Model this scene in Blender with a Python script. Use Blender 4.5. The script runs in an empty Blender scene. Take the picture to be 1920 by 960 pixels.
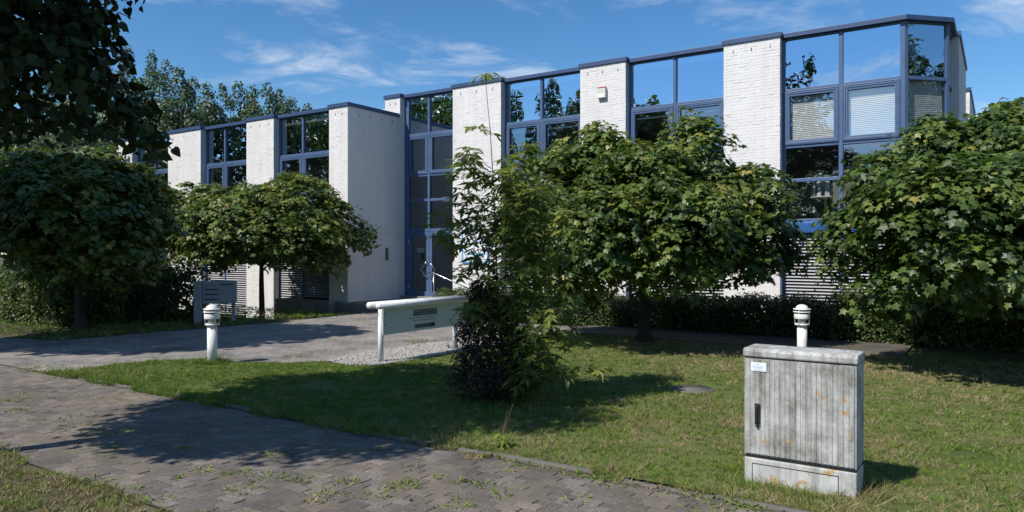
import bpy, math, random
import numpy as np
from mathutils import Vector

random.seed(7)
RNG = np.random.default_rng(11)
scene = bpy.context.scene
COL = scene.collection

# ------------------------------------------------------------------ camera
# The site grid: u runs along the facade (to the right), v runs away from the camera into the building.
DU = (0.83149, -0.55554)
DV = (0.55554, 0.83149)
TH = math.atan2(DU[1], DU[0])

cam_data = bpy.data.cameras.new('camera')
cam_data.sensor_width = 36.0
cam_data.lens = 25.74
cam_data.shift_y = -0.0026
cam_data.clip_start = 0.05
cam_data.clip_end = 3000
cam = bpy.data.objects.new('camera', cam_data)
cam.location = (0, 0, 1.8)
cam.rotation_euler = (math.radians(90), 0, 0)
COL.objects.link(cam)
scene.camera = cam

# ------------------------------------------------------------------ sun and sky
SUN_EL = math.radians(49)
SUN_AZ = math.radians(53)            # shadows fall this far to the right of straight ahead
sun_dir = Vector((-math.sin(SUN_AZ) * math.cos(SUN_EL), -math.cos(SUN_AZ) * math.cos(SUN_EL), math.sin(SUN_EL)))
ld = bpy.data.lights.new('sun', 'SUN')
ld.energy = 4.3
ld.angle = math.radians(0.53)
ld.color = (1.0, 0.95, 0.88)
sun = bpy.data.objects.new('sun', ld)
sun.rotation_euler = sun_dir.to_track_quat('Z', 'Y').to_euler()
sun.location = sun_dir * 60
COL.objects.link(sun)

world = bpy.data.worlds.new('World')
scene.world = world
world.use_nodes = True
wn, wl = world.node_tree.nodes, world.node_tree.links
wn.clear()
w_out = wn.new('ShaderNodeOutputWorld')
w_bg = wn.new('ShaderNodeBackground')
w_bg.inputs['Strength'].default_value = 0.10
sky = wn.new('ShaderNodeTexSky')
sky.sky_type = 'NISHITA'
sky.sun_disc = False
sky.sun_elevation = SUN_EL
sky.sun_rotation = math.atan2(sun_dir.x, sun_dir.y)
sky.altitude = 200
sky.air_density = 1.0
sky.dust_density = 0.15
sky.ozone_density = 2.5
hsv = wn.new('ShaderNodeHueSaturation')
hsv.inputs['Saturation'].default_value = 1.2
gain = wn.new('ShaderNodeMix'); gain.data_type = 'RGBA'; gain.blend_type = 'MULTIPLY'; gain.inputs['Factor'].default_value = 1.0
gain.inputs['B'].default_value = (.88, .97, 1.04, 1)
wl.new(sky.outputs[0], gain.inputs['A']); wl.new(gain.outputs['Result'], hsv.inputs['Color'])
tc = wn.new('ShaderNodeTexCoord')
sep = wn.new('ShaderNodeSeparateXYZ')
wl.new(tc.outputs['Generated'], sep.inputs[0])
zadd = wn.new('ShaderNodeMath'); zadd.operation = 'ADD'; zadd.inputs[1].default_value = 0.16
zmax = wn.new('ShaderNodeMath'); zmax.operation = 'MAXIMUM'; zmax.inputs[1].default_value = 0.05
wl.new(sep.outputs['Z'], zadd.inputs[0]); wl.new(zadd.outputs[0], zmax.inputs[0])
dx = wn.new('ShaderNodeMath'); dx.operation = 'DIVIDE'
dy = wn.new('ShaderNodeMath'); dy.operation = 'DIVIDE'
wl.new(sep.outputs['X'], dx.inputs[0]); wl.new(zmax.outputs[0], dx.inputs[1])
wl.new(sep.outputs['Y'], dy.inputs[0]); wl.new(zmax.outputs[0], dy.inputs[1])
comb = wn.new('ShaderNodeCombineXYZ')
wl.new(dx.outputs[0], comb.inputs[0]); wl.new(dy.outputs[0], comb.inputs[1])
mp = wn.new('ShaderNodeMapping')
mp.inputs['Location'].default_value = (7.3, 5.56, 0)
mp.inputs['Rotation'].default_value = (0, 0, math.radians(14))
mp.inputs['Scale'].default_value = (0.72, 1.25, 1)
wl.new(comb.outputs[0], mp.inputs['Vector'])
n1 = wn.new('ShaderNodeTexNoise'); n1.inputs['Scale'].default_value = 1.0; n1.inputs['Detail'].default_value = 8
n1.inputs['Roughness'].default_value = 0.6; n1.inputs['Distortion'].default_value = 0.5
n2 = wn.new('ShaderNodeTexNoise'); n2.inputs['Scale'].default_value = 3.6; n2.inputs['Detail'].default_value = 7
n2.inputs['Roughness'].default_value = 0.66; n2.inputs['Distortion'].default_value = 0.9
wl.new(mp.outputs[0], n1.inputs['Vector']); wl.new(mp.outputs[0], n2.inputs['Vector'])
r1 = wn.new('ShaderNodeMapRange'); r1.inputs[1].default_value = 0.525; r1.inputs[2].default_value = 0.68
r2 = wn.new('ShaderNodeMapRange'); r2.inputs[1].default_value = 0.38; r2.inputs[2].default_value = 0.60
wl.new(n1.outputs[0], r1.inputs[0]); wl.new(n2.outputs[0], r2.inputs[0])
cm = wn.new('ShaderNodeMath'); cm.operation = 'MULTIPLY'; cm.use_clamp = True
wl.new(r1.outputs[0], cm.inputs[0]); wl.new(r2.outputs[0], cm.inputs[1])
cs = wn.new('ShaderNodeMath'); cs.operation = 'MULTIPLY'; cs.inputs[1].default_value = 0.85; cs.use_clamp = True
wl.new(cm.outputs[0], cs.inputs[0])
cmix = wn.new('ShaderNodeMix'); cmix.data_type = 'RGBA'
cmix.inputs['B'].default_value = (7.0, 7.4, 7.9, 1)
wl.new(cs.outputs[0], cmix.inputs['Factor']); wl.new(hsv.outputs[0], cmix.inputs['A'])
wl.new(cmix.outputs['Result'], w_bg.inputs['Color'])
wl.new(w_bg.outputs[0], w_out.inputs[0])

scene.view_settings.view_transform = 'Standard'
scene.view_settings.look = 'None'
scene.view_settings.exposure = 0.38
scene.view_settings.gamma = 1.0
scene.view_settings.use_curve_mapping = False
scene.cycles.use_denoising = True
scene.cycles.max_bounces = 6
scene.cycles.transparent_max_bounces = 12
scene.cycles.diffuse_bounces = 3
scene.cycles.glossy_bounces = 4
scene.cycles.caustics_reflective = False
scene.cycles.caustics_refractive = False

# ------------------------------------------------------------------ helpers
def W(u, v, z=0.0):
    return Vector((u * DU[0] + v * DV[0], u * DU[1] + v * DV[1], z))

class MB:
    """collects faces; build() links them as one mesh object"""
    def __init__(s):
        s.v = []; s.f = []; s.sm = []
    def add(s, vs, fs, smooth=False):
        o = len(s.v)
        s.v += [tuple(p) for p in vs]
        s.f += [tuple(o + i for i in f) for f in fs]
        s.sm += [smooth] * len(fs)
        return s
    def box(s, x0, x1, y0, y1, z0, z1):
        return s.add([(x0, y0, z0), (x1, y0, z0), (x1, y1, z0), (x0, y1, z0), (x0, y0, z1), (x1, y0, z1), (x1, y1, z1), (x0, y1, z1)],
                     [(0, 3, 2, 1), (4, 5, 6, 7), (0, 1, 5, 4), (1, 2, 6, 5), (2, 3, 7, 6), (3, 0, 4, 7)])
    def prism(s, poly, z0, z1):
        n = len(poly)
        return s.add([(p[0], p[1], z0) for p in poly] + [(p[0], p[1], z1) for p in poly],
                     [tuple(range(n - 1, -1, -1)), tuple(range(n, 2 * n))] + [(i, (i + 1) % n, n + (i + 1) % n, n + i) for i in range(n)])
    def extrude_x(s, prof, x0, x1):
        """profile of (y, z) swept along x"""
        n = len(prof)
        return s.add([(x0, p[0], p[1]) for p in prof] + [(x1, p[0], p[1]) for p in prof],
                     [tuple(range(n)), tuple(range(2 * n - 1, n - 1, -1))] + [(i, n + i, n + (i + 1) % n, (i + 1) % n) for i in range(n)])
    def lathe(s, prof, cx=0, cy=0, n=24):
        vs = []
        for r, z in prof:
            for k in range(n):
                a = 2 * math.pi * k / n
                vs.append((cx + r * math.cos(a), cy + r * math.sin(a), z))
        fs = []
        for i in range(len(prof) - 1):
            for k in range(n):
                fs.append((i * n + k, i * n + (k + 1) % n, (i + 1) * n + (k + 1) % n, (i + 1) * n + k))
        fs.append(tuple(range(n - 1, -1, -1)))
        fs.append(tuple((len(prof) - 1) * n + k for k in range(n)))
        return s.add(vs, fs, True)
    def tube(s, pts, rad, n=8, cap=True):
        pts = [Vector(p) for p in pts]
        if not hasattr(rad, '__len__'):
            rad = [rad] * len(pts)
        vs = []
        ref = None
        for i, p in enumerate(pts):
            t = (pts[min(i + 1, len(pts) - 1)] - pts[max(i - 1, 0)]).normalized()
            if ref is None:
                ref = t.orthogonal().normalized()
            a = (ref - t * ref.dot(t))
            a = a.normalized() if a.length > 1e-6 else t.orthogonal().normalized()
            ref = a
            b = t.cross(a)
            for k in range(n):
                g = 2 * math.pi * k / n
                vs.append(p + (a * math.cos(g) + b * math.sin(g)) * rad[i])
        fs = []
        for i in range(len(pts) - 1):
            for k in range(n):
                fs.append((i * n + k, i * n + (k + 1) % n, (i + 1) * n + (k + 1) % n, (i + 1) * n + k))
        if cap:
            fs.append(tuple(range(n - 1, -1, -1)))
            fs.append(tuple((len(pts) - 1) * n + k for k in range(n)))
        return s.add(vs, fs, True)
    def mesh(s, name, mat):
        me = bpy.data.meshes.new(name)
        me.from_pydata(s.v, [], s.f)
        me.polygons.foreach_set('use_smooth', s.sm)
        if mat:
            me.materials.append(mat)
        me.update()
        return me
    def build(s, name, mat, parent=None, bevel=0.0, kind=None, label=None):
        return link(name, s.mesh(name, mat), parent, bevel, kind, label)

def link(name, me, parent=None, bevel=0.0, kind=None, label=None):
    o = bpy.data.objects.new(name, me)
    COL.objects.link(o)
    if parent is not None:
        o.parent = parent
    if bevel > 0:
        b = o.modifiers.new('bevel', 'BEVEL')
        b.width = bevel; b.segments = 2; b.limit_method = 'ANGLE'; b.angle_limit = math.radians(50)
    if kind:
        o['kind'] = kind
    if label:
        o['label'] = label
    return o

def thing(name, label, cat, loc=(0, 0, 0), rotz=TH, group=None, kind=None):
    o = bpy.data.objects.new(name, None)
    o.empty_display_size = 0.2
    COL.objects.link(o)
    o.location = loc
    o.rotation_euler = (0, 0, rotz)
    o['label'] = label
    o['category'] = cat
    if group: o['group'] = group
    if kind: o['kind'] = kind
    return o

def tag(o, label, cat, group=None, kind=None):
    o['label'] = label; o['category'] = cat
    if group: o['group'] = group
    if kind: o['kind'] = kind
    return o

def struct(name, mb, mat, rotz=TH):
    o = mb.build(name, mat)
    o.rotation_euler = (0, 0, rotz)
    o['kind'] = 'structure'
    return o

def fast_mesh(name, verts, polys_flat, poly_len, mat, tint=None, smooth=False):
    """numpy arrays to a mesh; poly_len = array with the corner count of every polygon"""
    me = bpy.data.meshes.new(name)
    nv = len(verts)
    me.vertices.add(nv)
    me.vertices.foreach_set('co', np.ascontiguousarray(verts, dtype=np.float32).ravel())
    me.loops.add(len(polys_flat))
    me.loops.foreach_set('vertex_index', np.ascontiguousarray(polys_flat, dtype=np.int32))
    me.polygons.add(len(poly_len))
    starts = np.concatenate([[0], np.cumsum(poly_len)[:-1]]).astype(np.int32)
    me.polygons.foreach_set('loop_start', starts)
    me.polygons.foreach_set('use_smooth', np.full(len(poly_len), smooth, dtype=bool))
    if tint is not None:
        at = me.attributes.new('tint', 'FLOAT', 'POINT')
        at.data.foreach_set('value', np.ascontiguousarray(tint, dtype=np.float32))
    me.materials.append(mat)
    me.update(calc_edges=True)
    return me

def unit(a):
    return a / np.maximum(np.linalg.norm(a, axis=-1, keepdims=True), 1e-9)

def leaf_mesh(name, P, N, T, S, tmpl, tint, mat):
    tv, tf = tmpl
    tv = np.array(tv, dtype=np.float64)
    N = unit(N)
    T = unit(T - N * np.sum(T * N, axis=1, keepdims=True))
    B = np.cross(T, N)
    S = np.broadcast_to(np.asarray(S, dtype=np.float64), (len(P),))
    V = P[:, None, :] + S[:, None, None] * (tv[None, :, 0:1] * B[:, None, :] + tv[None, :, 1:2] * T[:, None, :] + tv[None, :, 2:3] * N[:, None, :])
    k = len(tv)
    flat = np.concatenate([np.array(f) for f in tf])
    lens = np.array([len(f) for f in tf])
    F = (np.arange(len(P))[:, None] * k + flat[None, :]).ravel()
    return fast_mesh(name, V.reshape(-1, 3), F, np.tile(lens, len(P)), mat, np.repeat(tint, k))

def halves(pts, fold=0.22, droop=0.18):
    """leaf outline of the right half (first and last on the midrib) -> folded two-sided leaf"""
    v = [(x, y, -fold * abs(x) - droop * y * y) for x, y in pts]
    n = len(v)
    left = [(-x, y, z) for x, y, z in v[1:-1]]
    vs = v + left
    return vs, [tuple(range(n)), tuple(([0] + list(range(n, n + len(left))) + [n - 1])[::-1])]

MAPLE = halves([(0, 0), (.46, -.02), (.33, .2), (.62, .48), (.2, .6), (0, 1.04)])
HEART = halves([(0, 0.06), (.2, -.04), (.42, .12), (.44, .38), (.24, .74), (0, 1.08)], .18, .2)
OVAL = halves([(0, 0), (.27, .25), (.27, .6), (0, 1)], .25, .15)
RHOMB = ([(0, 0, 0), (.36, .42, -.1), (0, 1, -.12), (-.36, .42, -.1)], [(0, 1, 2), (0, 2, 3)])
LANCE = halves([(0, 0), (.13, .22), (.17, .48), (.09, .78), (0, 1.05)], .35, .25)
BLADE = ([(-.5, 0, 0), (.5, 0, 0), (.2, .6, .0), (0, 1, .0)], [(0, 1, 2, 3)])

def lump(P, k=1.0, ph=0.0):
    x, y, z = P[:, 0] * k, P[:, 1] * k, P[:, 2] * k
    return (np.sin(2.1 * x + 1.3 * y + ph) + np.sin(1.7 * y - 2.3 * z + 1.1 + ph) + np.sin(2.6 * z + 1.1 * x - .7 + ph)
            + .6 * np.sin(4.7 * x - 3.9 * y + 2 * ph) + .6 * np.sin(5.1 * z + 3.3 * y + ph)) / 4.2

def crown_leaves(lobes, n, shell=(.74, 1.04), up=.45, outw=.55, rnd=.45, hang=.45, gap=.18, flat=0.0, kk=1.0):
    L = np.array(lobes, dtype=np.float64)
    C, R = L[:, :3], L[:, 3:6]
    w = (R[:, 0] * R[:, 2]) ** 1.0
    w /= w.sum()
    outP, outN, outT = [], [], []
    got = 0
    for _ in range(14):
        m = int(n * 1.6) + 64
        i = RNG.choice(len(L), m, p=w)
        D = unit(RNG.normal(size=(m, 3)))
        D[:, 2] = np.where((D[:, 2] < -.35) & (RNG.random(m) < .6), -D[:, 2], D[:, 2])
        rad = shell[0] + (shell[1] - shell[0]) * RNG.random(m) ** .75
        P = C[i] + R[i] * D * rad[:, None]
        keep = np.ones(m, bool)
        for j in range(len(L)):
            q = np.linalg.norm((P - C[j]) / R[j], axis=1)
            keep &= ~((q < .70) & (i != j))
        if gap > 0:
            keep &= lump(P, 2.2 * kk) > (-1 + 1.6 * gap) * (.4 + RNG.random(m) * .9)
        P, D = P[keep], D[keep]
        m = len(P)
        N = outw * D + np.array([0, 0, up]) + rnd * RNG.normal(size=(m, 3)) * .6
        T = D * .7 + RNG.normal(size=(m, 3)) * .45 - np.array([0, 0, hang])
        outP.append(P); outN.append(N); outT.append(T)
        got += m
        if got >= n:
            break
    return np.concatenate(outP)[:n], np.concatenate(outN)[:n], np.concatenate(outT)[:n]

def tiered_leaves(lobes, n, per=26, rc=.29, gap=.1, kk=1.0, droop=.5):
    """leaves in overlapping fans at the twig ends, like shingles"""
    P, N, T = crown_leaves(lobes, max(8, n // per), shell=(.74, 1.12), up=.8, outw=.55, rnd=.35, gap=gap, kk=kk)
    A = unit(N)
    m = len(P)
    r = RNG.uniform(.35, 1.5, (m, 1)) * rc
    q = np.sqrt(RNG.random((m, per))) 
    a = RNG.uniform(0, 6.2832, (m, per))
    X = unit(np.cross(A, np.array([.3, .8, .1]))); Y = np.cross(A, X)
    rad = X[:, None] * np.cos(a)[..., None] + Y[:, None] * np.sin(a)[..., None]
    pos = P[:, None] + rad * (q * r)[..., None] - A[:, None] * (droop * r * q ** 2 * .5)[..., None] + RNG.normal(0, .035, (m, per, 3))
    nn = A[:, None] + .35 * rad * q[..., None] + RNG.normal(0, .27, (m, per, 3))
    tt = rad + RNG.normal(0, .4, (m, per, 3)) - np.array([0, 0, .45])
    return pos.reshape(-1, 3), nn.reshape(-1, 3), tt.reshape(-1, 3)

# ------------------------------------------------------------------ materials
MATS = {}
def nodes_of(name):
    m = bpy.data.materials.new(name)
    m.use_nodes = True
    nt = m.node_tree
    bsdf = nt.nodes['Principled BSDF']
    return m, nt, bsdf

def ramp(nt, stops):
    r = nt.nodes.new('ShaderNodeValToRGB')
    e = r.color_ramp.elements
    while len(e) < len(stops):
        e.new(0.5)
    for k, (p, c) in enumerate(stops):
        e[k].position = p
        e[k].color = (*c, 1)
    return r

def noise(nt, scale, detail=6, rough=.6, coord='Object', stretch=None, dist=0.0):
    t = nt.nodes.new('ShaderNodeTexCoord')
    n = nt.nodes.new('ShaderNodeTexNoise')
    n.inputs['Scale'].default_value = scale
    n.inputs['Detail'].default_value = detail
    n.inputs['Roughness'].default_value = rough
    n.inputs['Distortion'].default_value = dist
    if stretch:
        m = nt.nodes.new('ShaderNodeMapping')
        m.inputs['Scale'].default_value = stretch
        nt.links.new(t.outputs[coord], m.inputs['Vector'])
        nt.links.new(m.outputs[0], n.inputs['Vector'])
    else:
        nt.links.new(t.outputs[coord], n.inputs['Vector'])
    return n

def bump(nt, bsdf, src, strength, dist=0.01):
    b = nt.nodes.new('ShaderNodeBump')
    b.inputs['Strength'].default_value = strength
    b.inputs['Distance'].default_value = dist
    nt.links.new(src, b.inputs['Height'])
    nt.links.new(b.outputs[0], bsdf.inputs['Normal'])
    return b

def surface(name, stops, scale=4.0, rough=.7, bmp=0.0, bscale=None, bdist=.01, spec=.3, metal=0.0, stretch=None, detail=7):
    m, nt, b = nodes_of(name)
    n = noise(nt, scale, detail, .62, stretch=stretch)
    r = ramp(nt, stops)
    nt.links.new(n.outputs[0], r.inputs[0])
    nt.links.new(r.outputs[0], b.inputs['Base Color'])
    b.inputs['Roughness'].default_value = rough
    b.inputs['Specular IOR Level'].default_value = spec
    b.inputs['Metallic'].default_value = metal
    if bmp > 0:
        n2 = noise(nt, bscale or scale * 4, 8, .65)
        bump(nt, b, n2.outputs[0], bmp, bdist)
    MATS[name] = m
    return m

def leafmat(name, stops, trans=.35, rough=.5, spec=.35, tcol=(.12, .22, .03)):
    m, nt, b = nodes_of(name)
    a = nt.nodes.new('ShaderNodeAttribute'); a.attribute_name = 'tint'
    r = ramp(nt, stops)
    nt.links.new(a.outputs['Fac'], r.inputs[0])
    nt.links.new(r.outputs[0], b.inputs['Base Color'])
    b.inputs['Roughness'].default_value = rough
    b.inputs['Specular IOR Level'].default_value = spec
    t = nt.nodes.new('ShaderNodeBsdfTranslucent')
    mul = nt.nodes.new('ShaderNodeMix'); mul.data_type = 'RGBA'; mul.inputs['Factor'].default_value = .6
    mul.inputs['B'].default_value = (*tcol, 1)
    nt.links.new(r.outputs[0], mul.inputs['A'])
    nt.links.new(mul.outputs['Result'], t.inputs['Color'])
    mx = nt.nodes.new('ShaderNodeMixShader')
    mx.inputs[0].default_value = trans
    nt.links.new(b.outputs[0], mx.inputs[1])
    nt.links.new(t.outputs[0], mx.inputs[2])
    nt.links.new(mx.outputs[0], nt.nodes['Material Output'].inputs['Surface'])
    MATS[name] = m
    return m

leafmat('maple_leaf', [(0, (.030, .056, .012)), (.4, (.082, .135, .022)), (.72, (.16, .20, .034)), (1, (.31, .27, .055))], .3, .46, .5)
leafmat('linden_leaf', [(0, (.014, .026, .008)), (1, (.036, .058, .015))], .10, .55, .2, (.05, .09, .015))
leafmat('poplar_leaf', [(0, (.05, .085, .038)), (.6, (.10, .15, .068)), (1, (.18, .22, .11))], .25, .45, .5)
leafmat('ash_leaf', [(0, (.07, .11, .018)), (.55, (.145, .195, .034)), (1, (.30, .30, .07))], .45, .5, .3, (.2, .3, .04))
leafmat('barberry_leaf', [(0, (.018, .012, .011)), (.6, (.042, .028, .020)), (1, (.085, .075, .032))], .15, .55, .25, (.05, .03, .015))
leafmat('hedge_leaf', [(0, (.02, .035, .010)), (.5, (.05, .08, .018)), (1, (.12, .155, .03))], .3, .45, .4)
leafmat('olive_leaf', [(0, (.04, .05, .02)), (.6, (.09, .10, .04)), (1, (.16, .16, .07))], .3, .5, .35)
leafmat('grass_blade', [(0, (.075, .155, .014)), (.33, (.145, .25, .03)), (.55, (.20, .235, .055)), (.78, (.32, .26, .13)), (1, (.40, .30, .19))], .3, .6, .2, (.13, .18, .04))
leafmat('red_leaf', [(0, (.14, .05, .02)), (1, (.34, .13, .06))], .3, .5, .3, (.4, .08, .03))

surface('bark', [(.3, (.022, .019, .016)), (.7, (.058, .051, .042))], 9, .9, .8, 22, .02, stretch=(1, 1, .25))
surface('young_bark', [(.3, (.10, .10, .06)), (.7, (.22, .21, .14))], 14, .8, .3, 40, .004)
surface('soil', [(.3, (.05, .042, .028)), (.55, (.085, .075, .042)), (.75, (.075, .10, .032))], 1.3, .95, .6, 30, .02)
surface('lawn_soil', [(.3, (.06, .085, .02)), (.55, (.11, .13, .035)), (.8, (.18, .16, .08))], 1.1, .95, .8, 60, .02)
surface('joint_dirt', [(.3, (.062, .056, .047)), (.6, (.105, .093, .076)), (.8, (.09, .095, .055))], 2.2, .95, .5, 80, .01)
surface('concrete', [(.3, (.15, .145, .135)), (.7, (.27, .26, .245))], 3, .9, .4, 45, .006)
surface('old_kerb', [(.25, (.085, .08, .07)), (.5, (.14, .13, .115)), (.75, (.10, .10, .06))], 6, .92, .6, 50, .008)
surface('gravel_stone', [(.3, (.28, .25, .235)), (.7, (.48, .45, .43))], 20, .85, .3, 60, .004)
surface('white_metal', [(.3, (.56, .56, .53)), (.5, (.74, .74, .73)), (.7, (.79, .79, .78))], 7, .38, .0, spec=.5)
surface('sign_panel_paint', [(.3, (.56, .57, .53)), (.7, (.62, .63, .59))], 3, .45, .0, spec=.45)
surface('coping_blue', [(.3, (.036, .066, .145)), (.7, (.05, .085, .18))], 2.5, .42, .05, 30, .003, spec=.45)
surface('frame_blue', [(.3, (.062, .11, .21)), (.7, (.088, .14, .255))], 2.0, .4, .0, spec=.45)
surface('fascia_blue', [(.3, (.022, .09, .27)), (.7, (.035, .12, .33))], 2.0, .4, .0, spec=.4)
surface('louvre_metal', [(.3, (.36, .36, .37)), (.7, (.47, .47, .48))], 6, .5, .05, 40, .002, spec=.4, stretch=(.4, 3, 3))
surface('dark_void', [(.3, (.012, .012, .013)), (.7, (.02, .02, .021))], 3, .9)
surface('rubber_seal', [(.3, (.012, .013, .018)), (.7, (.02, .022, .028))], 6, .6)
surface('interior_wall', [(.3, (.26, .255, .24)), (.7, (.31, .30, .285))], 1.5, .9)
surface('interior_dark', [(.3, (.06, .06, .06)), (.7, (.085, .082, .08))], 1.5, .9)
surface('blind_white', [(.3, (.82, .81, .77)), (.7, (.86, .85, .82))], 5, .6)
surface('steel', [(.3, (.52, .52, .53)), (.7, (.62, .62, .63))], 8, .25, metal=1.0)
surface('grey_box', [(.3, (.19, .21, .24)), (.7, (.24, .26, .29))], 4, .45, spec=.4)
surface('dark_plastic', [(.3, (.018, .019, .02)), (.7, (.03, .031, .033))], 8, .45)
surface('alarm_plastic', [(.3, (.56, .56, .50)), (.7, (.64, .64, .58))], 6, .5)
surface('alarm_red', [(.3, (.35, .02, .03)), (.7, (.45, .03, .04))], 6, .4)
surface('print_white', [(.3, (.72, .74, .78)), (.7, (.80, .82, .85))], 6, .4)
surface('print_blue', [(.3, (.10, .28, .62)), (.7, (.14, .34, .70))], 6, .4)
surface('print_pale_blue', [(.3, (.36, .56, .82)), (.7, (.42, .62, .86))], 6, .4)
surface('print_cyan', [(.3, (.05, .42, .70)), (.7, (.08, .50, .78))], 6, .4)
surface('print_grey', [(.3, (.10, .105, .11)), (.7, (.14, .145, .15))], 6, .5)
surface('print_mid_grey', [(.3, (.24, .25, .25)), (.7, (.30, .31, .31))], 6, .5)
surface('frosted_lens', [(.3, (.30, .31, .30)), (.7, (.38, .39, .37))], 6, .3, spec=.5)
surface('cardboard', [(.3, (.30, .19, .11)), (.7, (.38, .25, .15))], 5, .9)
surface('roof_felt', [(.3, (.05, .05, .055)), (.7, (.09, .09, .09))], 2, .95)
surface('weed_dry', [(.3, (.16, .12, .06)), (.7, (.25, .20, .10))], 5, .9)

def white_brick(name, base):
    m, nt, b = nodes_of(name)
    a = nt.nodes.new('ShaderNodeAttribute'); a.attribute_name = 'tint'
    n = noise(nt, 1.1, 8, .65)
    r = ramp(nt, [(.25, tuple(c * .94 for c in base)), (.6, base), (.8, tuple(min(1, c * 1.03) for c in base))])
    nt.links.new(n.outputs[0], r.inputs[0])
    # grime washed down in streaks
    ns = noise(nt, 3.0, 6, .6, stretch=(1.6, 1.6, .12))
    rs = ramp(nt, [(.35, (.86, .85, .83)), (.6, (1, 1, 1))])
    nt.links.new(ns.outputs[0], rs.inputs[0])
    mu = nt.nodes.new('ShaderNodeMix'); mu.data_type = 'RGBA'; mu.blend_type = 'MULTIPLY'; mu.inputs['Factor'].default_value = .55
    nt.links.new(r.outputs[0], mu.inputs['A']); nt.links.new(rs.outputs[0], mu.inputs['B'])
    vm = nt.nodes.new('ShaderNodeMapRange'); vm.inputs[3].default_value = .955; vm.inputs[4].default_value = 1.0
    nt.links.new(a.outputs['Fac'], vm.inputs[0])
    m2 = nt.nodes.new('ShaderNodeMix'); m2.data_type = 'RGBA'; m2.blend_type = 'MULTIPLY'; m2.inputs['Factor'].default_value = 1
    nt.links.new(mu.outputs['Result'], m2.inputs['A']); nt.links.new(vm.outputs[0], m2.inputs['B'])
    nt.links.new(m2.outputs['Result'], b.inputs['Base Color'])
    b.inputs['Roughness'].default_value = .75
    b.inputs['Specular IOR Level'].default_value = .25
    nb = noise(nt, 26, 7, .7, stretch=(.6, .6, 1.3))
    bump(nt, b, nb.outputs[0], .3, .004)
    MATS[name] = m
white_brick('painted_brick', (.74, .727, .715))
surface('painted_mortar', [(.3, (.66, .65, .64)), (.7, (.73, .72, .71))], 6, .85, .15, 40, .002)

def glass(name, refl, tint, warp=.008):
    m, nt, b = nodes_of(name)
    nt.nodes.remove(b)
    gl = nt.nodes.new('ShaderNodeBsdfGlossy'); gl.inputs['Roughness'].default_value = 0.0
    gl.inputs['Color'].default_value = (.76, .87, .97, 1)
    tr = nt.nodes.new('ShaderNodeBsdfTransparent'); tr.inputs['Color'].default_value = (*tint, 1)
    lw = nt.nodes.new('ShaderNodeLayerWeight'); lw.inputs['Blend'].default_value = .5
    fr = nt.nodes.new('ShaderNodeMath'); fr.operation = 'POWER'; fr.inputs[1].default_value = 4.0
    nt.links.new(lw.outputs['Facing'], fr.inputs[0])
    ad = nt.nodes.new('ShaderNodeMath'); ad.operation = 'ADD'; ad.inputs[1].default_value = refl; ad.use_clamp = True
    nt.links.new(fr.outputs[0], ad.inputs[0])
    mx = nt.nodes.new('ShaderNodeMixShader')
    nt.links.new(ad.outputs[0], mx.inputs[0]); nt.links.new(tr.outputs[0], mx.inputs[1]); nt.links.new(gl.outputs[0], mx.inputs[2])
    nt.links.new(mx.outputs[0], nt.nodes['Material Output'].inputs['Surface'])
    n = noise(nt, .9, 3, .5)
    bp = nt.nodes.new('ShaderNodeBump'); bp.inputs['Strength'].default_value = .5; bp.inputs['Distance'].default_value = warp
    nt.links.new(n.outputs[0], bp.inputs['Height'])
    nt.links.new(bp.outputs[0], gl.inputs['Normal'])
    MATS[name] = m
glass('pane_glass', .34, (.90, .93, .93))
glass('top_glass', .70, (.22, .25, .28), .006)
glass('door_glass', .17, (.55, .58, .58))

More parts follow.
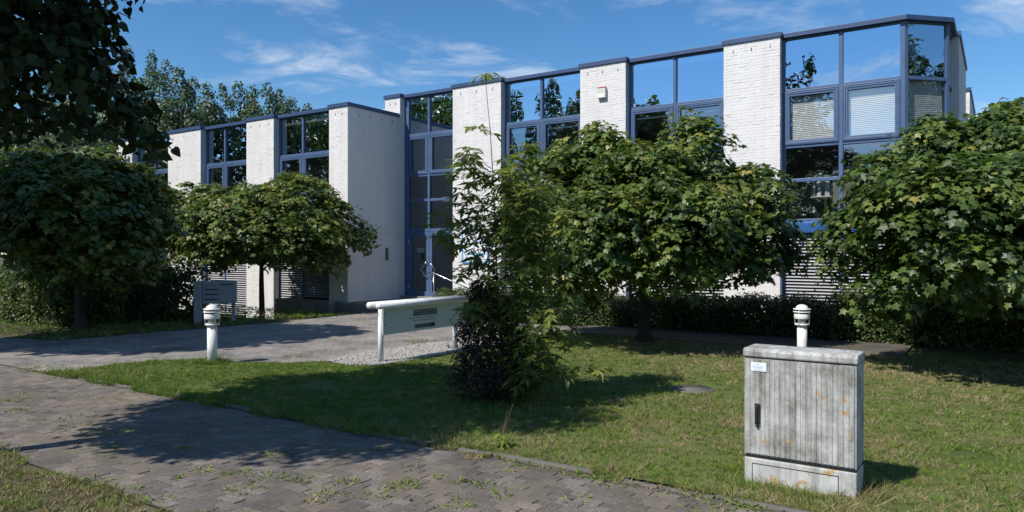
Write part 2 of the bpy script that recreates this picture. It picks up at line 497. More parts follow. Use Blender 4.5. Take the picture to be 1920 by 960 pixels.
def paver_material():
    m, nt, b = nodes_of('paver_concrete')
    a = nt.nodes.new('ShaderNodeAttribute'); a.attribute_name = 'tint'
    r = ramp(nt, [(0, (.116, .104, .094)), (.5, (.150, .134, .121)), (1, (.19, .168, .148))])
    nt.links.new(a.outputs['Fac'], r.inputs[0])
    g = nt.nodes.new('ShaderNodeNewGeometry')
    n = nt.nodes.new('ShaderNodeTexNoise'); n.inputs['Scale'].default_value = .9; n.inputs['Detail'].default_value = 9; n.inputs['Roughness'].default_value = .68
    nt.links.new(g.outputs['Position'], n.inputs['Vector'])
    r2 = ramp(nt, [(.32, (.5, .49, .47)), (.5, (1, 1, 1)), (.66, (1.35, 1.2, 1.05))])
    nt.links.new(n.outputs[0], r2.inputs[0])
    mu = nt.nodes.new('ShaderNodeMix'); mu.data_type = 'RGBA'; mu.blend_type = 'MULTIPLY'; mu.inputs['Factor'].default_value = .8
    nt.links.new(r.outputs[0], mu.inputs['A']); nt.links.new(r2.outputs[0], mu.inputs['B'])
    n3 = nt.nodes.new('ShaderNodeTexNoise'); n3.inputs['Scale'].default_value = 55; n3.inputs['Detail'].default_value = 6; n3.inputs['Roughness'].default_value = .7
    nt.links.new(g.outputs['Position'], n3.inputs['Vector'])
    r3 = ramp(nt, [(.3, (.45, .45, .45)), (.52, (1, 1, 1)), (.68, (1.8, 1.75, 1.68))])
    nt.links.new(n3.outputs[0], r3.inputs[0])
    m3 = nt.nodes.new('ShaderNodeMix'); m3.data_type = 'RGBA'; m3.blend_type = 'MULTIPLY'; m3.inputs['Factor'].default_value = .85
    nt.links.new(mu.outputs['Result'], m3.inputs['A']); nt.links.new(r3.outputs[0], m3.inputs['B'])
    # sandy dirt and moss swept into patches
    n4 = nt.nodes.new('ShaderNodeTexNoise'); n4.inputs['Scale'].default_value = 1.7; n4.inputs['Detail'].default_value = 10; n4.inputs['Roughness'].default_value = .72; n4.inputs['Distortion'].default_value = .6
    nt.links.new(g.outputs['Position'], n4.inputs['Vector'])
    mr = nt.nodes.new('ShaderNodeMapRange'); mr.inputs[1].default_value = .48; mr.inputs[2].default_value = .62; mr.inputs[4].default_value = .9
    nt.links.new(n4.outputs[0], mr.inputs[0])
    n5 = nt.nodes.new('ShaderNodeTexNoise'); n5.inputs['Scale'].default_value = 5; n5.inputs['Detail'].default_value = 6
    nt.links.new(g.outputs['Position'], n5.inputs['Vector'])
    r5 = ramp(nt, [(.35, (.17, .135, .10)), (.55, (.13, .115, .08)), (.7, (.085, .09, .045))])
    nt.links.new(n5.outputs[0], r5.inputs[0])
    m6 = nt.nodes.new('ShaderNodeMix'); m6.data_type = 'RGBA'
    nt.links.new(mr.outputs[0], m6.inputs['Factor']); nt.links.new(m3.outputs['Result'], m6.inputs['A']); nt.links.new(r5.outputs[0], m6.inputs['B'])
    nt.links.new(m6.outputs['Result'], b.inputs['Base Color'])
    b.inputs['Roughness'].default_value = .88
    b.inputs['Specular IOR Level'].default_value = .25
    bump(nt, b, n3.outputs[0], .6, .006)
    MATS['paver_concrete'] = m
paver_material()

def drive_material():
    m, nt, b = nodes_of('drive_paving')
    t = nt.nodes.new('ShaderNodeTexCoord')
    br = nt.nodes.new('ShaderNodeTexBrick')
    br.inputs['Scale'].default_value = 1.0
    br.inputs['Brick Width'].default_value = .21; br.inputs['Row Height'].default_value = .11
    br.inputs['Mortar Size'].default_value = .006
    br.inputs['Color1'].default_value = (.215, .205, .192, 1); br.inputs['Color2'].default_value = (.285, .265, .245, 1)
    br.inputs['Mortar'].default_value = (.12, .11, .09, 1)
    nd = noise(nt, 6, 3, .5)
    mixv = nt.nodes.new('ShaderNodeMix'); mixv.data_type = 'RGBA'; mixv.inputs['Factor'].default_value = .02
    nt.links.new(t.outputs['Object'], mixv.inputs['A']); nt.links.new(nd.outputs['Color'], mixv.inputs['B'])
    nt.links.new(mixv.outputs['Result'], br.inputs['Vector'])
    n = noise(nt, 1.2, 9, .68)
    r = ramp(nt, [(.3, (.45, .44, .40)), (.5, (1, 1, 1)), (.68, (1.4, 1.28, 1.12))])
    nt.links.new(n.outputs[0], r.inputs[0])
    mu = nt.nodes.new('ShaderNodeMix'); mu.data_type = 'RGBA'; mu.blend_type = 'MULTIPLY'; mu.inputs['Factor'].default_value = .9
    nt.links.new(br.outputs['Color'], mu.inputs['A']); nt.links.new(r.outputs[0], mu.inputs['B'])
    n3 = noise(nt, 40, 6, .7)
    r3 = ramp(nt, [(.3, (.55, .55, .55)), (.55, (1, 1, 1)), (.7, (1.5, 1.48, 1.44))])
    nt.links.new(n3.outputs[0], r3.inputs[0])
    m3 = nt.nodes.new('ShaderNodeMix'); m3.data_type = 'RGBA'; m3.blend_type = 'MULTIPLY'; m3.inputs['Factor'].default_value = .9
    nt.links.new(mu.outputs['Result'], m3.inputs['A']); nt.links.new(r3.outputs[0], m3.inputs['B'])
    nt.links.new(m3.outputs['Result'], b.inputs['Base Color'])
    b.inputs['Roughness'].default_value = .9
    b.inputs['Specular IOR Level'].default_value = .2
    bump(nt, b, n3.outputs[0], .7, .012)
    MATS['drive_paving'] = m
drive_material()

def cabinet_material(name, clean):
    """sun-bleached grey plastic with rain streaks, black specks and orange lichen"""
    m, nt, b = nodes_of(name)
    base = noise(nt, 5, 9, .7)
    k = 1.12 if not clean else .95
    r = ramp(nt, [(.34, (.18 * k, .18 * k, .17 * k)), (.46, (.33 * k, .335 * k, .33 * k)), (.62, (.47 * k, .48 * k, .49 * k))] if not clean else
             [(.3, (.30, .30, .28)), (.45, (.46, .465, .46)), (.65, (.56, .57, .575))])
    nt.links.new(base.outputs[0], r.inputs[0])
    st = noise(nt, 5, 7, .7, stretch=(4, 4, .3))
    rs = ramp(nt, [(.36, (.40, .37, .31)), (.5, (.85, .82, .76)), (.62, (1, .99, .96))])
    nt.links.new(st.outputs[0], rs.inputs[0])
    mu = nt.nodes.new('ShaderNodeMix'); mu.data_type = 'RGBA'; mu.blend_type = 'MULTIPLY'; mu.inputs['Factor'].default_value = .55 if clean else .75
    nt.links.new(r.outputs[0], mu.inputs['A']); nt.links.new(rs.outputs[0], mu.inputs['B'])
    sp = noise(nt, 90, 5, .75)
    rp = ramp(nt, [(.34, (.35, .35, .33)), (.46, (1, 1, 1))])
    nt.links.new(sp.outputs[0], rp.inputs[0])
    m2 = nt.nodes.new('ShaderNodeMix'); m2.data_type = 'RGBA'; m2.blend_type = 'MULTIPLY'; m2.inputs['Factor'].default_value = .5 if clean else .75
    nt.links.new(mu.outputs['Result'], m2.inputs['A']); nt.links.new(rp.outputs[0], m2.inputs['B'])
    li = noise(nt, 7.5, 5, .6, dist=.4)
    lf = noise(nt, 60, 5, .7)
    rl = nt.nodes.new('ShaderNodeMapRange'); rl.inputs[1].default_value = .58 if clean else .62; rl.inputs[2].default_value = .64 if clean else .67
    rf = nt.nodes.new('ShaderNodeMapRange'); rf.inputs[1].default_value = .38; rf.inputs[2].default_value = .55
    nt.links.new(li.outputs[0], rl.inputs[0]); nt.links.new(lf.outputs[0], rf.inputs[0])
    ml = nt.nodes.new('ShaderNodeMath'); ml.operation = 'MULTIPLY'; ml.use_clamp = True
    nt.links.new(rl.outputs[0], ml.inputs[0]); nt.links.new(rf.outputs[0], ml.inputs[1])
    m3 = nt.nodes.new('ShaderNodeMix'); m3.data_type = 'RGBA'
    m3.inputs['B'].default_value = (.42, .22, .035, 1)
    nt.links.new(ml.outputs[0], m3.inputs['Factor']); nt.links.new(m2.outputs['Result'], m3.inputs['A'])
    nt.links.new(m3.outputs['Result'], b.inputs['Base Color'])
    b.inputs['Roughness'].default_value = .82
    b.inputs['Specular IOR Level'].default_value = .25
    bump(nt, b, sp.outputs[0], .35, .003)
    MATS[name] = m
cabinet_material('weathered_cabinet', False)
cabinet_material('weathered_plinth', True)
M = MATS

# ------------------------------------------------------------------ ground, lawn, path, driveway
def sstep(a, b, x):
    t = min(1.0, max(0.0, (x - a) / (b - a)))
    return t * t * (3 - 2 * t)

def bank(u, v):
    """the ground falls away towards the basement windows of the left wing"""
    return -.62 * sstep(12.9, 16.6, v) * sstep(-15.9, -17.6, u)

us = sorted(set([-900, -300, -120, -70] + [-48 + 1.5 * k for k in range(20)] + [-18.0, -17.6, -17.2, -16.8, -16.4, -16.1, -15.9] + [-15 + 3 * k for k in range(12)] + [40, 80, 200, 600]))
vs_ = sorted(set([-600, -150, -50, -20] + [-10 + 2.5 * k for k in range(9)] + [12.9 + .4 * k for k in range(10)] + [17.2, 18, 20, 24, 30, 45, 80, 200, 900]))
g = MB()
g.add([(u, v, -.03 + bank(u, v)) for v in vs_ for u in us],
      [(j * len(us) + i, j * len(us) + i + 1, (j + 1) * len(us) + i + 1, (j + 1) * len(us) + i) for j in range(len(vs_) - 1) for i in range(len(us) - 1)])
struct('ground', g, M['soil'])

LAWN = [(-11.75, 5.38), (-11.9, 5.9), (-11.8, 6.8), (-11.3, 7.42), (-10.4, 7.55), (-9.7, 7.9), (-9.35, 8.35), (-8.85, 8.25), (-8.25, 8.5), (-8.15, 10.6),
        (-8.2, 12.3), (-8.35, 14.40), (-1.47, 14.40), (-1.47, 15.9), (14, 16.0), (14, 5.38)]
DRIVE = [(-19, 5.3), (-11.75, 5.3), (-11.9, 5.9), (-11.8, 6.8), (-11.3, 7.42), (-10.4, 7.55), (-9.7, 7.9), (-9.35, 8.35), (-8.85, 8.25), (-8.25, 8.5), (-8.15, 10.6),
         (-8.2, 12.3), (-8.35, 14.40), (-8.35, 15.9), (-12.2, 15.9), (-12.4, 16.8), (-16.0, 16.8), (-15.75, 12.0), (-16.2, 7.4), (-19, 6.6)]
def sheet(poly, z):
    mb = MB()
    mb.add([(p[0], p[1], z) for p in poly], [tuple(range(len(poly)))])
    return mb
struct('lawn', sheet(LAWN, .012), M['lawn_soil'])
struct('driveway', sheet(DRIVE, -.004), M['drive_paving'])
struct('verge', sheet([(-26, -3), (9, -3), (9, 2.90), (-26, 2.90)], .003), M['soil'])

# paved path along the road edge: a bed of dirt with wave-edged concrete pavers
path = struct('path', sheet([(-26, 2.93), (14, 2.93), (14, 5.3), (-26, 5.3)], -.007), M['joint_dirt'])
PL, PW = .21, .108
def wave(x):
    t = (x / PL * 4) % 2.0
    return .008 * (1 - 2 * abs(t - 1))
def paver_shape():
    xs = [0, .25, .5, .75, 1.0]
    lo = [(x * PL, wave(x * PL)) for x in xs]
    ring = lo + [(x, y + PW) for x, y in reversed(lo)]
    cx, cy = PL / 2, PW / 2
    def inset(p, d):
        return (p[0] + (d if p[0] < cx else -d) * (0 if abs(p[0] - cx) > .4 * PL and False else 1) * (1 if abs(p[0] - cx) > .45 * PL else 0),
                p[1] + (d if p[1] < cy + wave(p[0]) else -d))
    a = [inset(p, .0012) for p in ring]
    b = [inset(p, .005) for p in ring]
    n = len(ring)
    vs = [(x, y, -.03) for x, y in a] + [(x, y, -.0032) for x, y in a] + [(x, y, 0) for x, y in b]
    fs = [(i, (i + 1) % n, n + (i + 1) % n, n + i) for i in range(n)] + [(n + i, n + (i + 1) % n, 2 * n + (i + 1) % n, 2 * n + i) for i in range(n)] + [tuple(range(2 * n, 3 * n))]
    return vs, fs
PV, PF = paver_shape()
spots = []
rows = int((5.3 - 2.95) / PW)
for r in range(rows):
    v = 2.95 + r * PW
    u = -15.2 + (PL / 2 if r % 2 else 0)
    while u < 6.0:
        p = W(u + PL / 2, v + PW / 2)
        if p.y > 1.2:
            px = abs(p.x / p.y)
            size = 1 / (p.y * p.y)
            vis = px < .70 and p.y > 4.9
            spots.append((size if vis else -1, u, v))
        u += PL
spots.sort(reverse=True)
variants = []
for k in range(10):
    mb = MB(); mb.add(PV, PF)
    me = mb.mesh('paver', M['paver_concrete'])
    at = me.attributes.new('tint', 'FLOAT', 'POINT')
    at.data.foreach_set('value', [float(RNG.random())] * len(me.vertices))
    variants.append(me)
for k, (s_, u, v) in enumerate(spots[:300]):
    o = bpy.data.objects.new('paver', variants[k % 10] if k > 9 else variants[k])
    COL.objects.link(o); o.parent = path
    o.location = (u, v, random.uniform(-.004, .003)); o.rotation_euler = (random.gauss(0, .010), random.gauss(0, .008), random.gauss(0, .006))
rest = spots[300:]
base = np.array(PV)
fl = np.concatenate([np.array(f) for f in PF]); ln = np.array([len(f) for f in PF])
n = len(rest)
off = np.array([[u, v, random.uniform(-.004, .003)] for _, u, v in rest])
Vv = base[None] + off[:, None, :]
Vv[:, :, 2] += (base[None, :, 0] - PL / 2) * RNG.normal(0, .010, n)[:, None] + (base[None, :, 1] - PW / 2) * RNG.normal(0, .012, n)[:, None]
me = fast_mesh('paving', Vv.reshape(-1, 3), (np.arange(n)[:, None] * len(base) + fl[None]).ravel(), np.tile(ln, n), M['paver_concrete'], np.repeat(RNG.random(n), len(base)))
o = link('paving', me, path, kind='stuff')

# kerb: concrete edging stones sunk between path and lawn
kerb = bpy.data.objects.new('kerb', None); COL.objects.link(kerb); kerb.rotation_euler = (0, 0, TH); kerb['kind'] = 'structure'
kme = None
u = -11.75
while u < 8:
    L_ = .985
    mb = MB(); mb.box(0, L_, 0, .07, -.2, .016)
    if kme is None:
        kme = mb.mesh('kerb_stone', M['old_kerb'])
    o = link('kerb_stone', kme, kerb, bevel=.012)
    o.location = (u, 5.302 + random.uniform(-.008, .008), random.uniform(-.012, .012)); o.rotation_euler = (0, random.gauss(0, .006), random.gauss(0, .006))
    u += 1.0

# raised walkway slab along the hedge, ending above the lawn
wk = MB()
wk.box(-8.34, -1.47, 14.42, 15.88, -.1, .05)
walk = struct('walkway', wk, M['joint_dirt'])  # slab in the darker dirt material: the maple's shade put into its colour
ed = MB()
ed.box(-8.34, -1.40, 14.33, 14.417, -.1, .06)
ed.box(-1.467, -1.40, 14.42, 15.88, -.1, .06)
ed.build('edging', M['old_kerb'], walk)

# gravel under the sign board
GR = [(-9.35, 8.42), (-8.85, 8.3), (-8.27, 8.52), (-8.17, 10.6), (-8.22, 11.9), (-9.0, 11.9), (-9.5, 11.3), (-9.55, 9.2)]
def in_poly(px, py, poly):
    c = np.zeros(len(px), bool)
    j = len(poly) - 1
    for i in range(len(poly)):
        xi, yi = poly[i]; xj, yj = poly[j]
        if yi != yj:
            c ^= ((yi > py) != (yj > py)) & (px < (xj - xi) * (py - yi) / (yj - yi) + xi)
        j = i
    return c
gb = struct('gravel_bed', sheet(GR, .003), M['joint_dirt'])
ico = [(0, 0, 1), (.89, 0, .45), (.28, .85, .45), (-.72, .53, .45), (-.72, -.53, .45), (.28, -.85, .45), (.72, .53, -.45), (-.28, .85, -.45), (-.89, 0, -.45), (-.28, -.85, -.45), (.72, -.53, -.45), (0, 0, -1)]
icf = [(0, 1, 2), (0, 2, 3), (0, 3, 4), (0, 4, 5), (0, 5, 1), (1, 6, 2), (2, 7, 3), (3, 8, 4), (4, 9, 5), (5, 10, 1), (6, 7, 2), (7, 8, 3), (8, 9, 4), (9, 10, 5), (10, 6, 1), (11, 7, 6), (11, 8, 7), (11, 9, 8), (11, 10, 9), (11, 6, 10)]
gx = RNG.uniform(-9.6, -8.1, 9000); gy = RNG.uniform(8.3, 11.95, 9000)
k_ = in_poly(gx, gy, GR); gx, gy = gx[k_], gy[k_]
n = len(gx)
A = np.array(ico)[None] * RNG.uniform(.7, 1.25, (n, 12, 1)) * RNG.uniform(.010, .021, (n, 1, 1)) * np.array([1, 1, .7])
ang = RNG.uniform(0, 6.28, n); ca, sa = np.cos(ang)[:, None], np.sin(ang)[:, None]
X = A[:, :, 0] * ca - A[:, :, 1] * sa * .8; Y = A[:, :, 0] * sa + A[:, :, 1] * ca * .8
Vg = np.stack([X + gx[:, None], Y + gy[:, None], A[:, :, 2] + RNG.uniform(.006, .022, (n, 1))], -1)
me = fast_mesh('gravel', Vg.reshape(-1, 3), (np.arange(n)[:, None] * 12 + np.array(icf).ravel()[None]).ravel(), np.full(n * 20, 3), M['gravel_stone'])
o = link('gravel', me, kind='stuff'); o.rotation_euler = (0, 0, TH)
tag(o, 'strip of pale gravel under the white sign board', 'gravel')

# ------------------------------------------------------------------ the office building
bld = thing('office_building', 'white painted brick office building with blue framed windows and stepped piers', 'building', (0, 0, 0))
VR, VL, REC = 19.935, 17.367, .27
CR, BH, BJ = .0833, .071, .0125     # course height, brick height, joint

BRICK_F = [(4, 5, 6, 7), (0, 1, 5, 4), (1, 2, 6, 5), (2, 3, 7, 6), (3, 0, 4, 7), (0, 3, 2, 1)]
def brick_wall(origin, axis, out, length, z0, z1):
    """bricks as boxes on a wall face: origin (u,v), axis = unit along the wall, out = unit outward normal"""
    bx, tint = [], []
    rows = int((z1 - z0) / CR)
    ch = (z1 - z0) / rows
    for r in range(rows):
        zb = z0 + r * ch
        x = -.125 if r % 2 else 0.0
        while x < length - .004:
            a, b = max(x, 0) + .004, min(x + .24, length) - .003
            if b - a > .02:
                pr = random.uniform(.001, .004)
                if random.random() < .08: pr += .005
                jz = random.uniform(-.002, .002)
                t0, t1 = zb + .003 + jz, zb + ch - .003 + jz
                sk = random.uniform(-.001, .002)
                p = []
                for zz, top in ((t0, 0), (t1, 1)):
                    for (s, o) in ((a, pr), (b, pr + sk), (b, -.01), (a, -.01)):
                        ins = .001 if o > 0 else 0
                        p.append((origin[0] + axis[0] * (s + (ins if s == a else -ins)) + out[0] * o, origin[1] + axis[1] * (s + (ins if s == a else -ins)) + out[1] * o, zz + (-ins if top else ins)))
                bx.append(p); tint.append(random.random())
            x += .25
    return bx, tint

def pier(u0, u1, v0, v1, z0, z1, faces='FR', name='brick_pier'):
    core = MB(); core.box(u0 + .001, u1 - .001, v0 + .001, v1, z0, z1)
    o = core.build(name, M['painted_mortar'], bld)
    bx, tint = [], []
    if 'F' in faces:
        b, t = brick_wall((u0, v0), (1, 0), (0, -1), u1 - u0, z0, z1); bx += b; tint += t
    if 'R' in faces:
        b, t = brick_wall((u1, v0 - .004), (0, 1), (1, 0), v1 - v0, z0, z1); bx += b; tint += t
    if 'L' in faces:
        b, t = brick_wall((u0, v0), (0, 1), (-1, 0), v1 - v0, z0, z1); bx += b; tint += t
    V_ = np.array(bx); n = len(V_)
    fl = np.array(BRICK_F).ravel()
    me = fast_mesh('bricks', V_.reshape(-1, 3), (np.arange(n)[:, None] * 8 + fl[None]).ravel(), np.full(n * 6, 4), M['painted_brick'], np.repeat(np.array(tint), 8))
    link('bricks', me, o, kind='stuff')
    # open head joints under the coping
    if 'F' in faces:
        for k in range(3):
            if u1 - u0 > 1.0 or k < 2:
                f = (.17 + .33 * k) if u1 - u0 > 1.0 else (.35 + .35 * k)
                s = u0 + f * (u1 - u0)
                w = MB(); w.box(s, s + .016, v0 - .011, v0 + .02, z1 - .28, z1 - .19); w.build('weep_slot', M['dark_void'], o)
    return o

def coping(u0, u1, v0, v1, z1, h=.13, over=.045):
    mb = MB()
    mb.box(u0 - over, u1 + over, v0 - over, v1, z1 - h, z1)
    return mb.build('coping', M['coping_blue'], bld, bevel=.006)

def rect(mb, u0, u1, z0, z1, v0, v1, w):
    """a rectangular frame in the facade plane"""
    mb.box(u0, u1, v0, v1, z0, z0 + w); mb.box(u0, u1, v0, v1, z1 - w, z1)
    mb.box(u0, u0 + w, v0 + .0008, v1 - .0008, z0 + w, z1 - w); mb.box(u1 - w, u1, v0 + .0008, v1 - .0008, z0 + w, z1 - w)

def pane_quad(a, b, v, z0, z1):
    """a pane set a hair out of plane, so that no two mirror quite alike"""
    k1, k2 = random.uniform(-.005, .005), random.uniform(-.006, .006)
    p = MB()
    p.add([(a, v - k1 - k2, z0), (b, v + k1 - k2, z0), (b, v + k1 + k2, z1), (a, v - k1 + k2, z1)], [(0, 1, 2, 3)])
    return p

def window(u0, u1, vf, zs, mull=None, louvre=None, sash=True, blind=False, head=False, left_solid=None):
    """zs: head, transom, transom, transom, bottom (from the top down); vf: pier front plane"""
    win = bpy.data.objects.new('window', None); COL.objects.link(win); win.parent = bld
    v = vf + REC - .03
    mu = mull if mull is not None else (u0 + u1) / 2
    f = MB()
    t = .09
    f.box(u0, u0 + .07, v, v + .12, zs[-1], zs[0]); f.box(u1 - .07, u1, v, v + .12, zs[-1], zs[0])
    f.box(mu - .045, mu + .045, v - .012, v + .12, zs[-1], zs[0])
    for k, z in enumerate(zs):
        zz0, zz1 = (z - .06, z) if k == 0 else ((z, z + .06) if k == len(zs) - 1 else (z - t / 2, z + t / 2))
        f.box(u0 + .07, mu - .045, v + .003, v + .117, zz0, zz1); f.box(mu + .045, u1 - .07, v + .003, v + .117, zz0, zz1)
    f.build('window_frame', M['frame_blue'], win, bevel=.006)
    for k in range(len(zs) - 1):
        for a, b in ((u0 + .07, mu - .045), (mu + .045, u1 - .07)):
            zt = zs[k] - (.06 if k == 0 else t / 2); zb = zs[k + 1] + (.06 if k == len(zs) - 2 else t / 2)
            if sash and k == 1:
                s_ = MB()
                rect(s_, a - .012, b + .012, zb - .012, zt + .012, v - .028, v + .06, .075)
                rect(s_, a + .066, b - .066, zb + .066, zt - .066, v - .016, v + .05, .05)
                s_.build('sash', M['frame_blue'], win, bevel=.005)
                sl = MB(); rect(sl, a + .004, b - .004, zb + .004, zt - .004, v - .0295, v - .02, .012); sl.build('seal', M['rubber_seal'], win)
                ia, ib, iz0, iz1 = a + .118, b - .118, zb + .118, zt - .118
            else:
                ia, ib, iz0, iz1 = a, b, zb, zt
            p = pane_quad(ia - .01, ib + .01, v + .055, iz0 - .01, iz1 + .01)
            p.build('pane', M['top_glass' if k == 0 else 'pane_glass'], win)
            if blind and k == 1:
                make_blind(win, ia, ib, v + .13, iz0 - .05, iz1 + .05)
            if head and k == 1:
                h = MB(); h.box(ia - .02, ib + .02, v + .15, v + .2, iz1 - .14, iz1 - .09); h.build('blind_headrail', M['blind_white'], win)
    # sill trim and louvres below
    if louvre:
        zt, zb = zs[-1], louvre
        fa = MB()
        fa.extrude_x([(v - .10, zt - .30), (v + .1, zt - .30), (v + .1, zt - .002), (v - .02, zt - .002), (v - .10, zt - .05)], u0 + .002, u1 - .002)
        fa.build('fascia', M['fascia_blue'], win, bevel=.004)
        bk = MB(); bk.box(u0, u1, v + .14, v + .2, zb, zt - .30); bk.build('louvre_backing', M['dark_void'], win)
        for x in (u0, mu - .02, u1 - .04):
            lf = MB(); lf.box(x, x + .04, v - .005, v + .13, zb, zt - .302); lf.build('louvre_post', M['fascia_blue'], win)
        for (a, b) in ((u0 + .04, mu - .02), (mu + .02, u1 - .04)):
            sm = MB(); sm.extrude_x([(0, 0), (.006, -.004), (.075, .042), (.075, .05)], 0, b - a)
            me = sm.mesh('slat', M['louvre_metal'])
            z = zb + .03
            while z < zt - .36:
                if not (left_solid and z < left_solid[1] and a > left_solid[0]):
                    o = link('slat', me, win); o.location = (a, v + .004, z)
                z += .083
    return win

def make_blind(win, a, b, v, z0, z1):
    """venetian blind: tilted slats joined, too fine to pick apart"""
    mb = MB()
    z = z0
    while z < z1:
        mb.extrude_x([(v, z), (v + .001, z - .001), (v + .013, z + .042), (v + .012, z + .043)], a - .03, b + .03)
        z += .048
    mb.build('blind', M['blind_white'], win, kind='stuff')

ZR = [7.50, 6.10, 4.62, 3.72, 2.64]
ZL = [6.75, 5.34, 3.87, 2.97, 1.89]
TOPR, TOPL = 7.63, 6.88
# right wing piers
for (a, b, fc) in ((-21.4, -18.232, 'FR'), (-15.784, -13.765, 'FRL'), (-10.789, -9.266, 'FRL'), (-6.332, -4.840, 'FRL')):
    z0 = 5.6 if a < -20 else -.1
    if a < -20:
        pier(-18.972, -18.232, VR, VR + .5, 5.0, TOPR - .12, 'FR')
        coping(-18.972, -18.232, VR, VR + .6, TOPR)
        pw = MB(); pw.box(-26, -18.976, VR + .06, VR + .4, 5.0, 7.16); pw.build('parapet_wall', M['painted_mortar'], bld)
    else:
        pier(a, b, VR, VR + .5, z0, TOPR - .12, fc)
        coping(a, b, VR, VR + .6, TOPR)
# left wing piers
for (a, b) in ((-19.136, -18.232), (-23.628, -22.055), (-28.80, -26.53), (-33.4, -31.55), (-38.2, -36.3)):
    pier(a, b, VL, VL + .5, -.72, TOPL - .12, 'FL' if b > -18.5 else 'FRL')
    if b < -18.5:
        coping(a, b, VL, VL + .6, TOPL)
# the side wall of the left wing by the entrance
side = MB(); side.box(-18.6, -18.236, VL + .5, VR + .45, -.1, TOPL - .12); so = side.build('side_wall', M['painted_mortar'], bld)
bx, tint = brick_wall((-18.232, VL), (0, 1), (1, 0), VR - VL + REC - .03, -.1, TOPL - .12)
V_ = np.array(bx); n = len(V_)
link('bricks', fast_mesh('bricks', V_.reshape(-1, 3), (np.arange(n)[:, None] * 8 + np.array(BRICK_F).ravel()[None]).ravel(), np.full(n * 6, 4), M['painted_brick'], np.repeat(np.array(tint), 8)), so, kind='stuff')
for k in range(4):
    w = MB(); w.box(-18.25, -18.219, VL + .5 + .55 * k, VL + .516 + .55 * k, TOPL - .40, TOPL - .31); w.build('weep_slot', M['dark_void'], so)
cp = MB()
cp.prism([(-19.181, VL - .045), (-18.187, VL - .045), (-18.187, VR - .05), (-18.6, VR - .05), (-18.6, VL + .6), (-19.181, VL + .6)], TOPL - .13, TOPL)
cp.build('coping', M['coping_blue'], bld, bevel=.006)

def head_coping(u0, u1, vf, z1, h=.12):
    mb = MB(); mb.box(u0 + .046, u1 - .046, vf + REC - .14, vf + .62, z1 - h, z1 - .002); return mb.build('coping', M['coping_blue'], bld, bevel=.006)

window(-13.765, -10.789, VR, ZR, mull=-12.34, louvre=.50, head=True)
window(-9.266, -6.332, VR, ZR, mull=-7.83, louvre=.50, head=True)
head_coping(-13.765, -10.789, VR, TOPR - .03); head_coping(-9.266, -6.332, VR, TOPR - .03)
window(-22.055, -19.136, VL, ZL, mull=-20.755, louvre=-.60, left_solid=(-20.9, .22))
window(-26.53, -23.628, VL, ZL, mull=-25.29, louvre=-.60)
window(-31.55, -28.80, VL, ZL, louvre=-.60)
window(-36.3, -33.4, VL, ZL, louvre=-.60)
for a, b in ((-22.055, -19.136), (-26.53, -23.628), (-31.55, -28.80), (-36.3, -33.4)):
    head_coping(a, b, VL, TOPL - .03)
for a, b, vf, z in ((-13.765, -10.789, VR, ZR), (-9.266, -6.332, VR, ZR), (-22.055, -19.136, VL, ZL), (-26.53, -23.628, VL, ZL), (-31.55, -28.8, VL, ZL), (-36.3, -33.4, VL, ZL)):
    sp = MB(); sp.box(a, b, vf + REC + .17, vf + REC + .25, (-.72 if vf == VL else -.1), z[-1] - .3); sp.build('basement_wall', M['dark_void'], bld)

# entrance glazing with the double door
U0, U1, MU = -18.18, -15.784, -17.068
win = bpy.data.objects.new('window', None); COL.objects.link(win); win.parent = bld
win['label'] = 'tall entrance glazing above the double door'
v = VR + REC - .03
f = MB()
f.box(U0 - .05, U0 + .16, v, v + .12, .25, ZR[0]); f.box(U1 - .07, U1, v, v + .12, .25, ZR[0]); f.box(MU - .045, MU + .045, v - .012, v + .12, 2.60, ZR[0])
for k, z in enumerate(ZR):
    zz0, zz1 = (z - .06, z) if k == 0 else (z - .045, z + .045)
    f.box(U0 + .16, MU - .045, v + .003, v + .117, zz0, zz1); f.box(MU + .045, U1 - .07, v + .003, v + .117, zz0, zz1)
f.build('window_frame', M['frame_blue'], win, bevel=.006)
for k in range(4):
    for a, b in ((U0 + .16, MU - .045), (MU + .045, U1 - .07)):
        zt = ZR[k] - (.06 if k == 0 else .045); zb = ZR[k + 1] + .045
        ia, ib, iz0, iz1 = a, b, zb, zt
        if k == 1:
            s_ = MB()
            rect(s_, a - .012, b + .012, zb - .012, zt + .012, v - .028, v + .06, .075)
            rect(s_, a + .066, b - .066, zb + .066, zt - .066, v - .016, v + .05, .05)
            s_.build('sash', M['frame_blue'], win, bevel=.005)
            sl = MB(); rect(sl, a + .004, b - .004, zb + .004, zt - .004, v - .0295, v - .02, .012); sl.build('seal', M['rubber_seal'], win)
            ia, ib, iz0, iz1 = a + .118, b - .118, zb + .118, zt - .118
        p = pane_quad(ia - .01, ib + .01, v + .055, iz0 - .01, iz1 + .01)
        p.build('pane', M['top_glass' if k == 0 else 'door_glass' if k > 1 else 'pane_glass'], win)
head_coping(-18.232, -15.784, VR, TOPR - .03)
DM = MU + .02
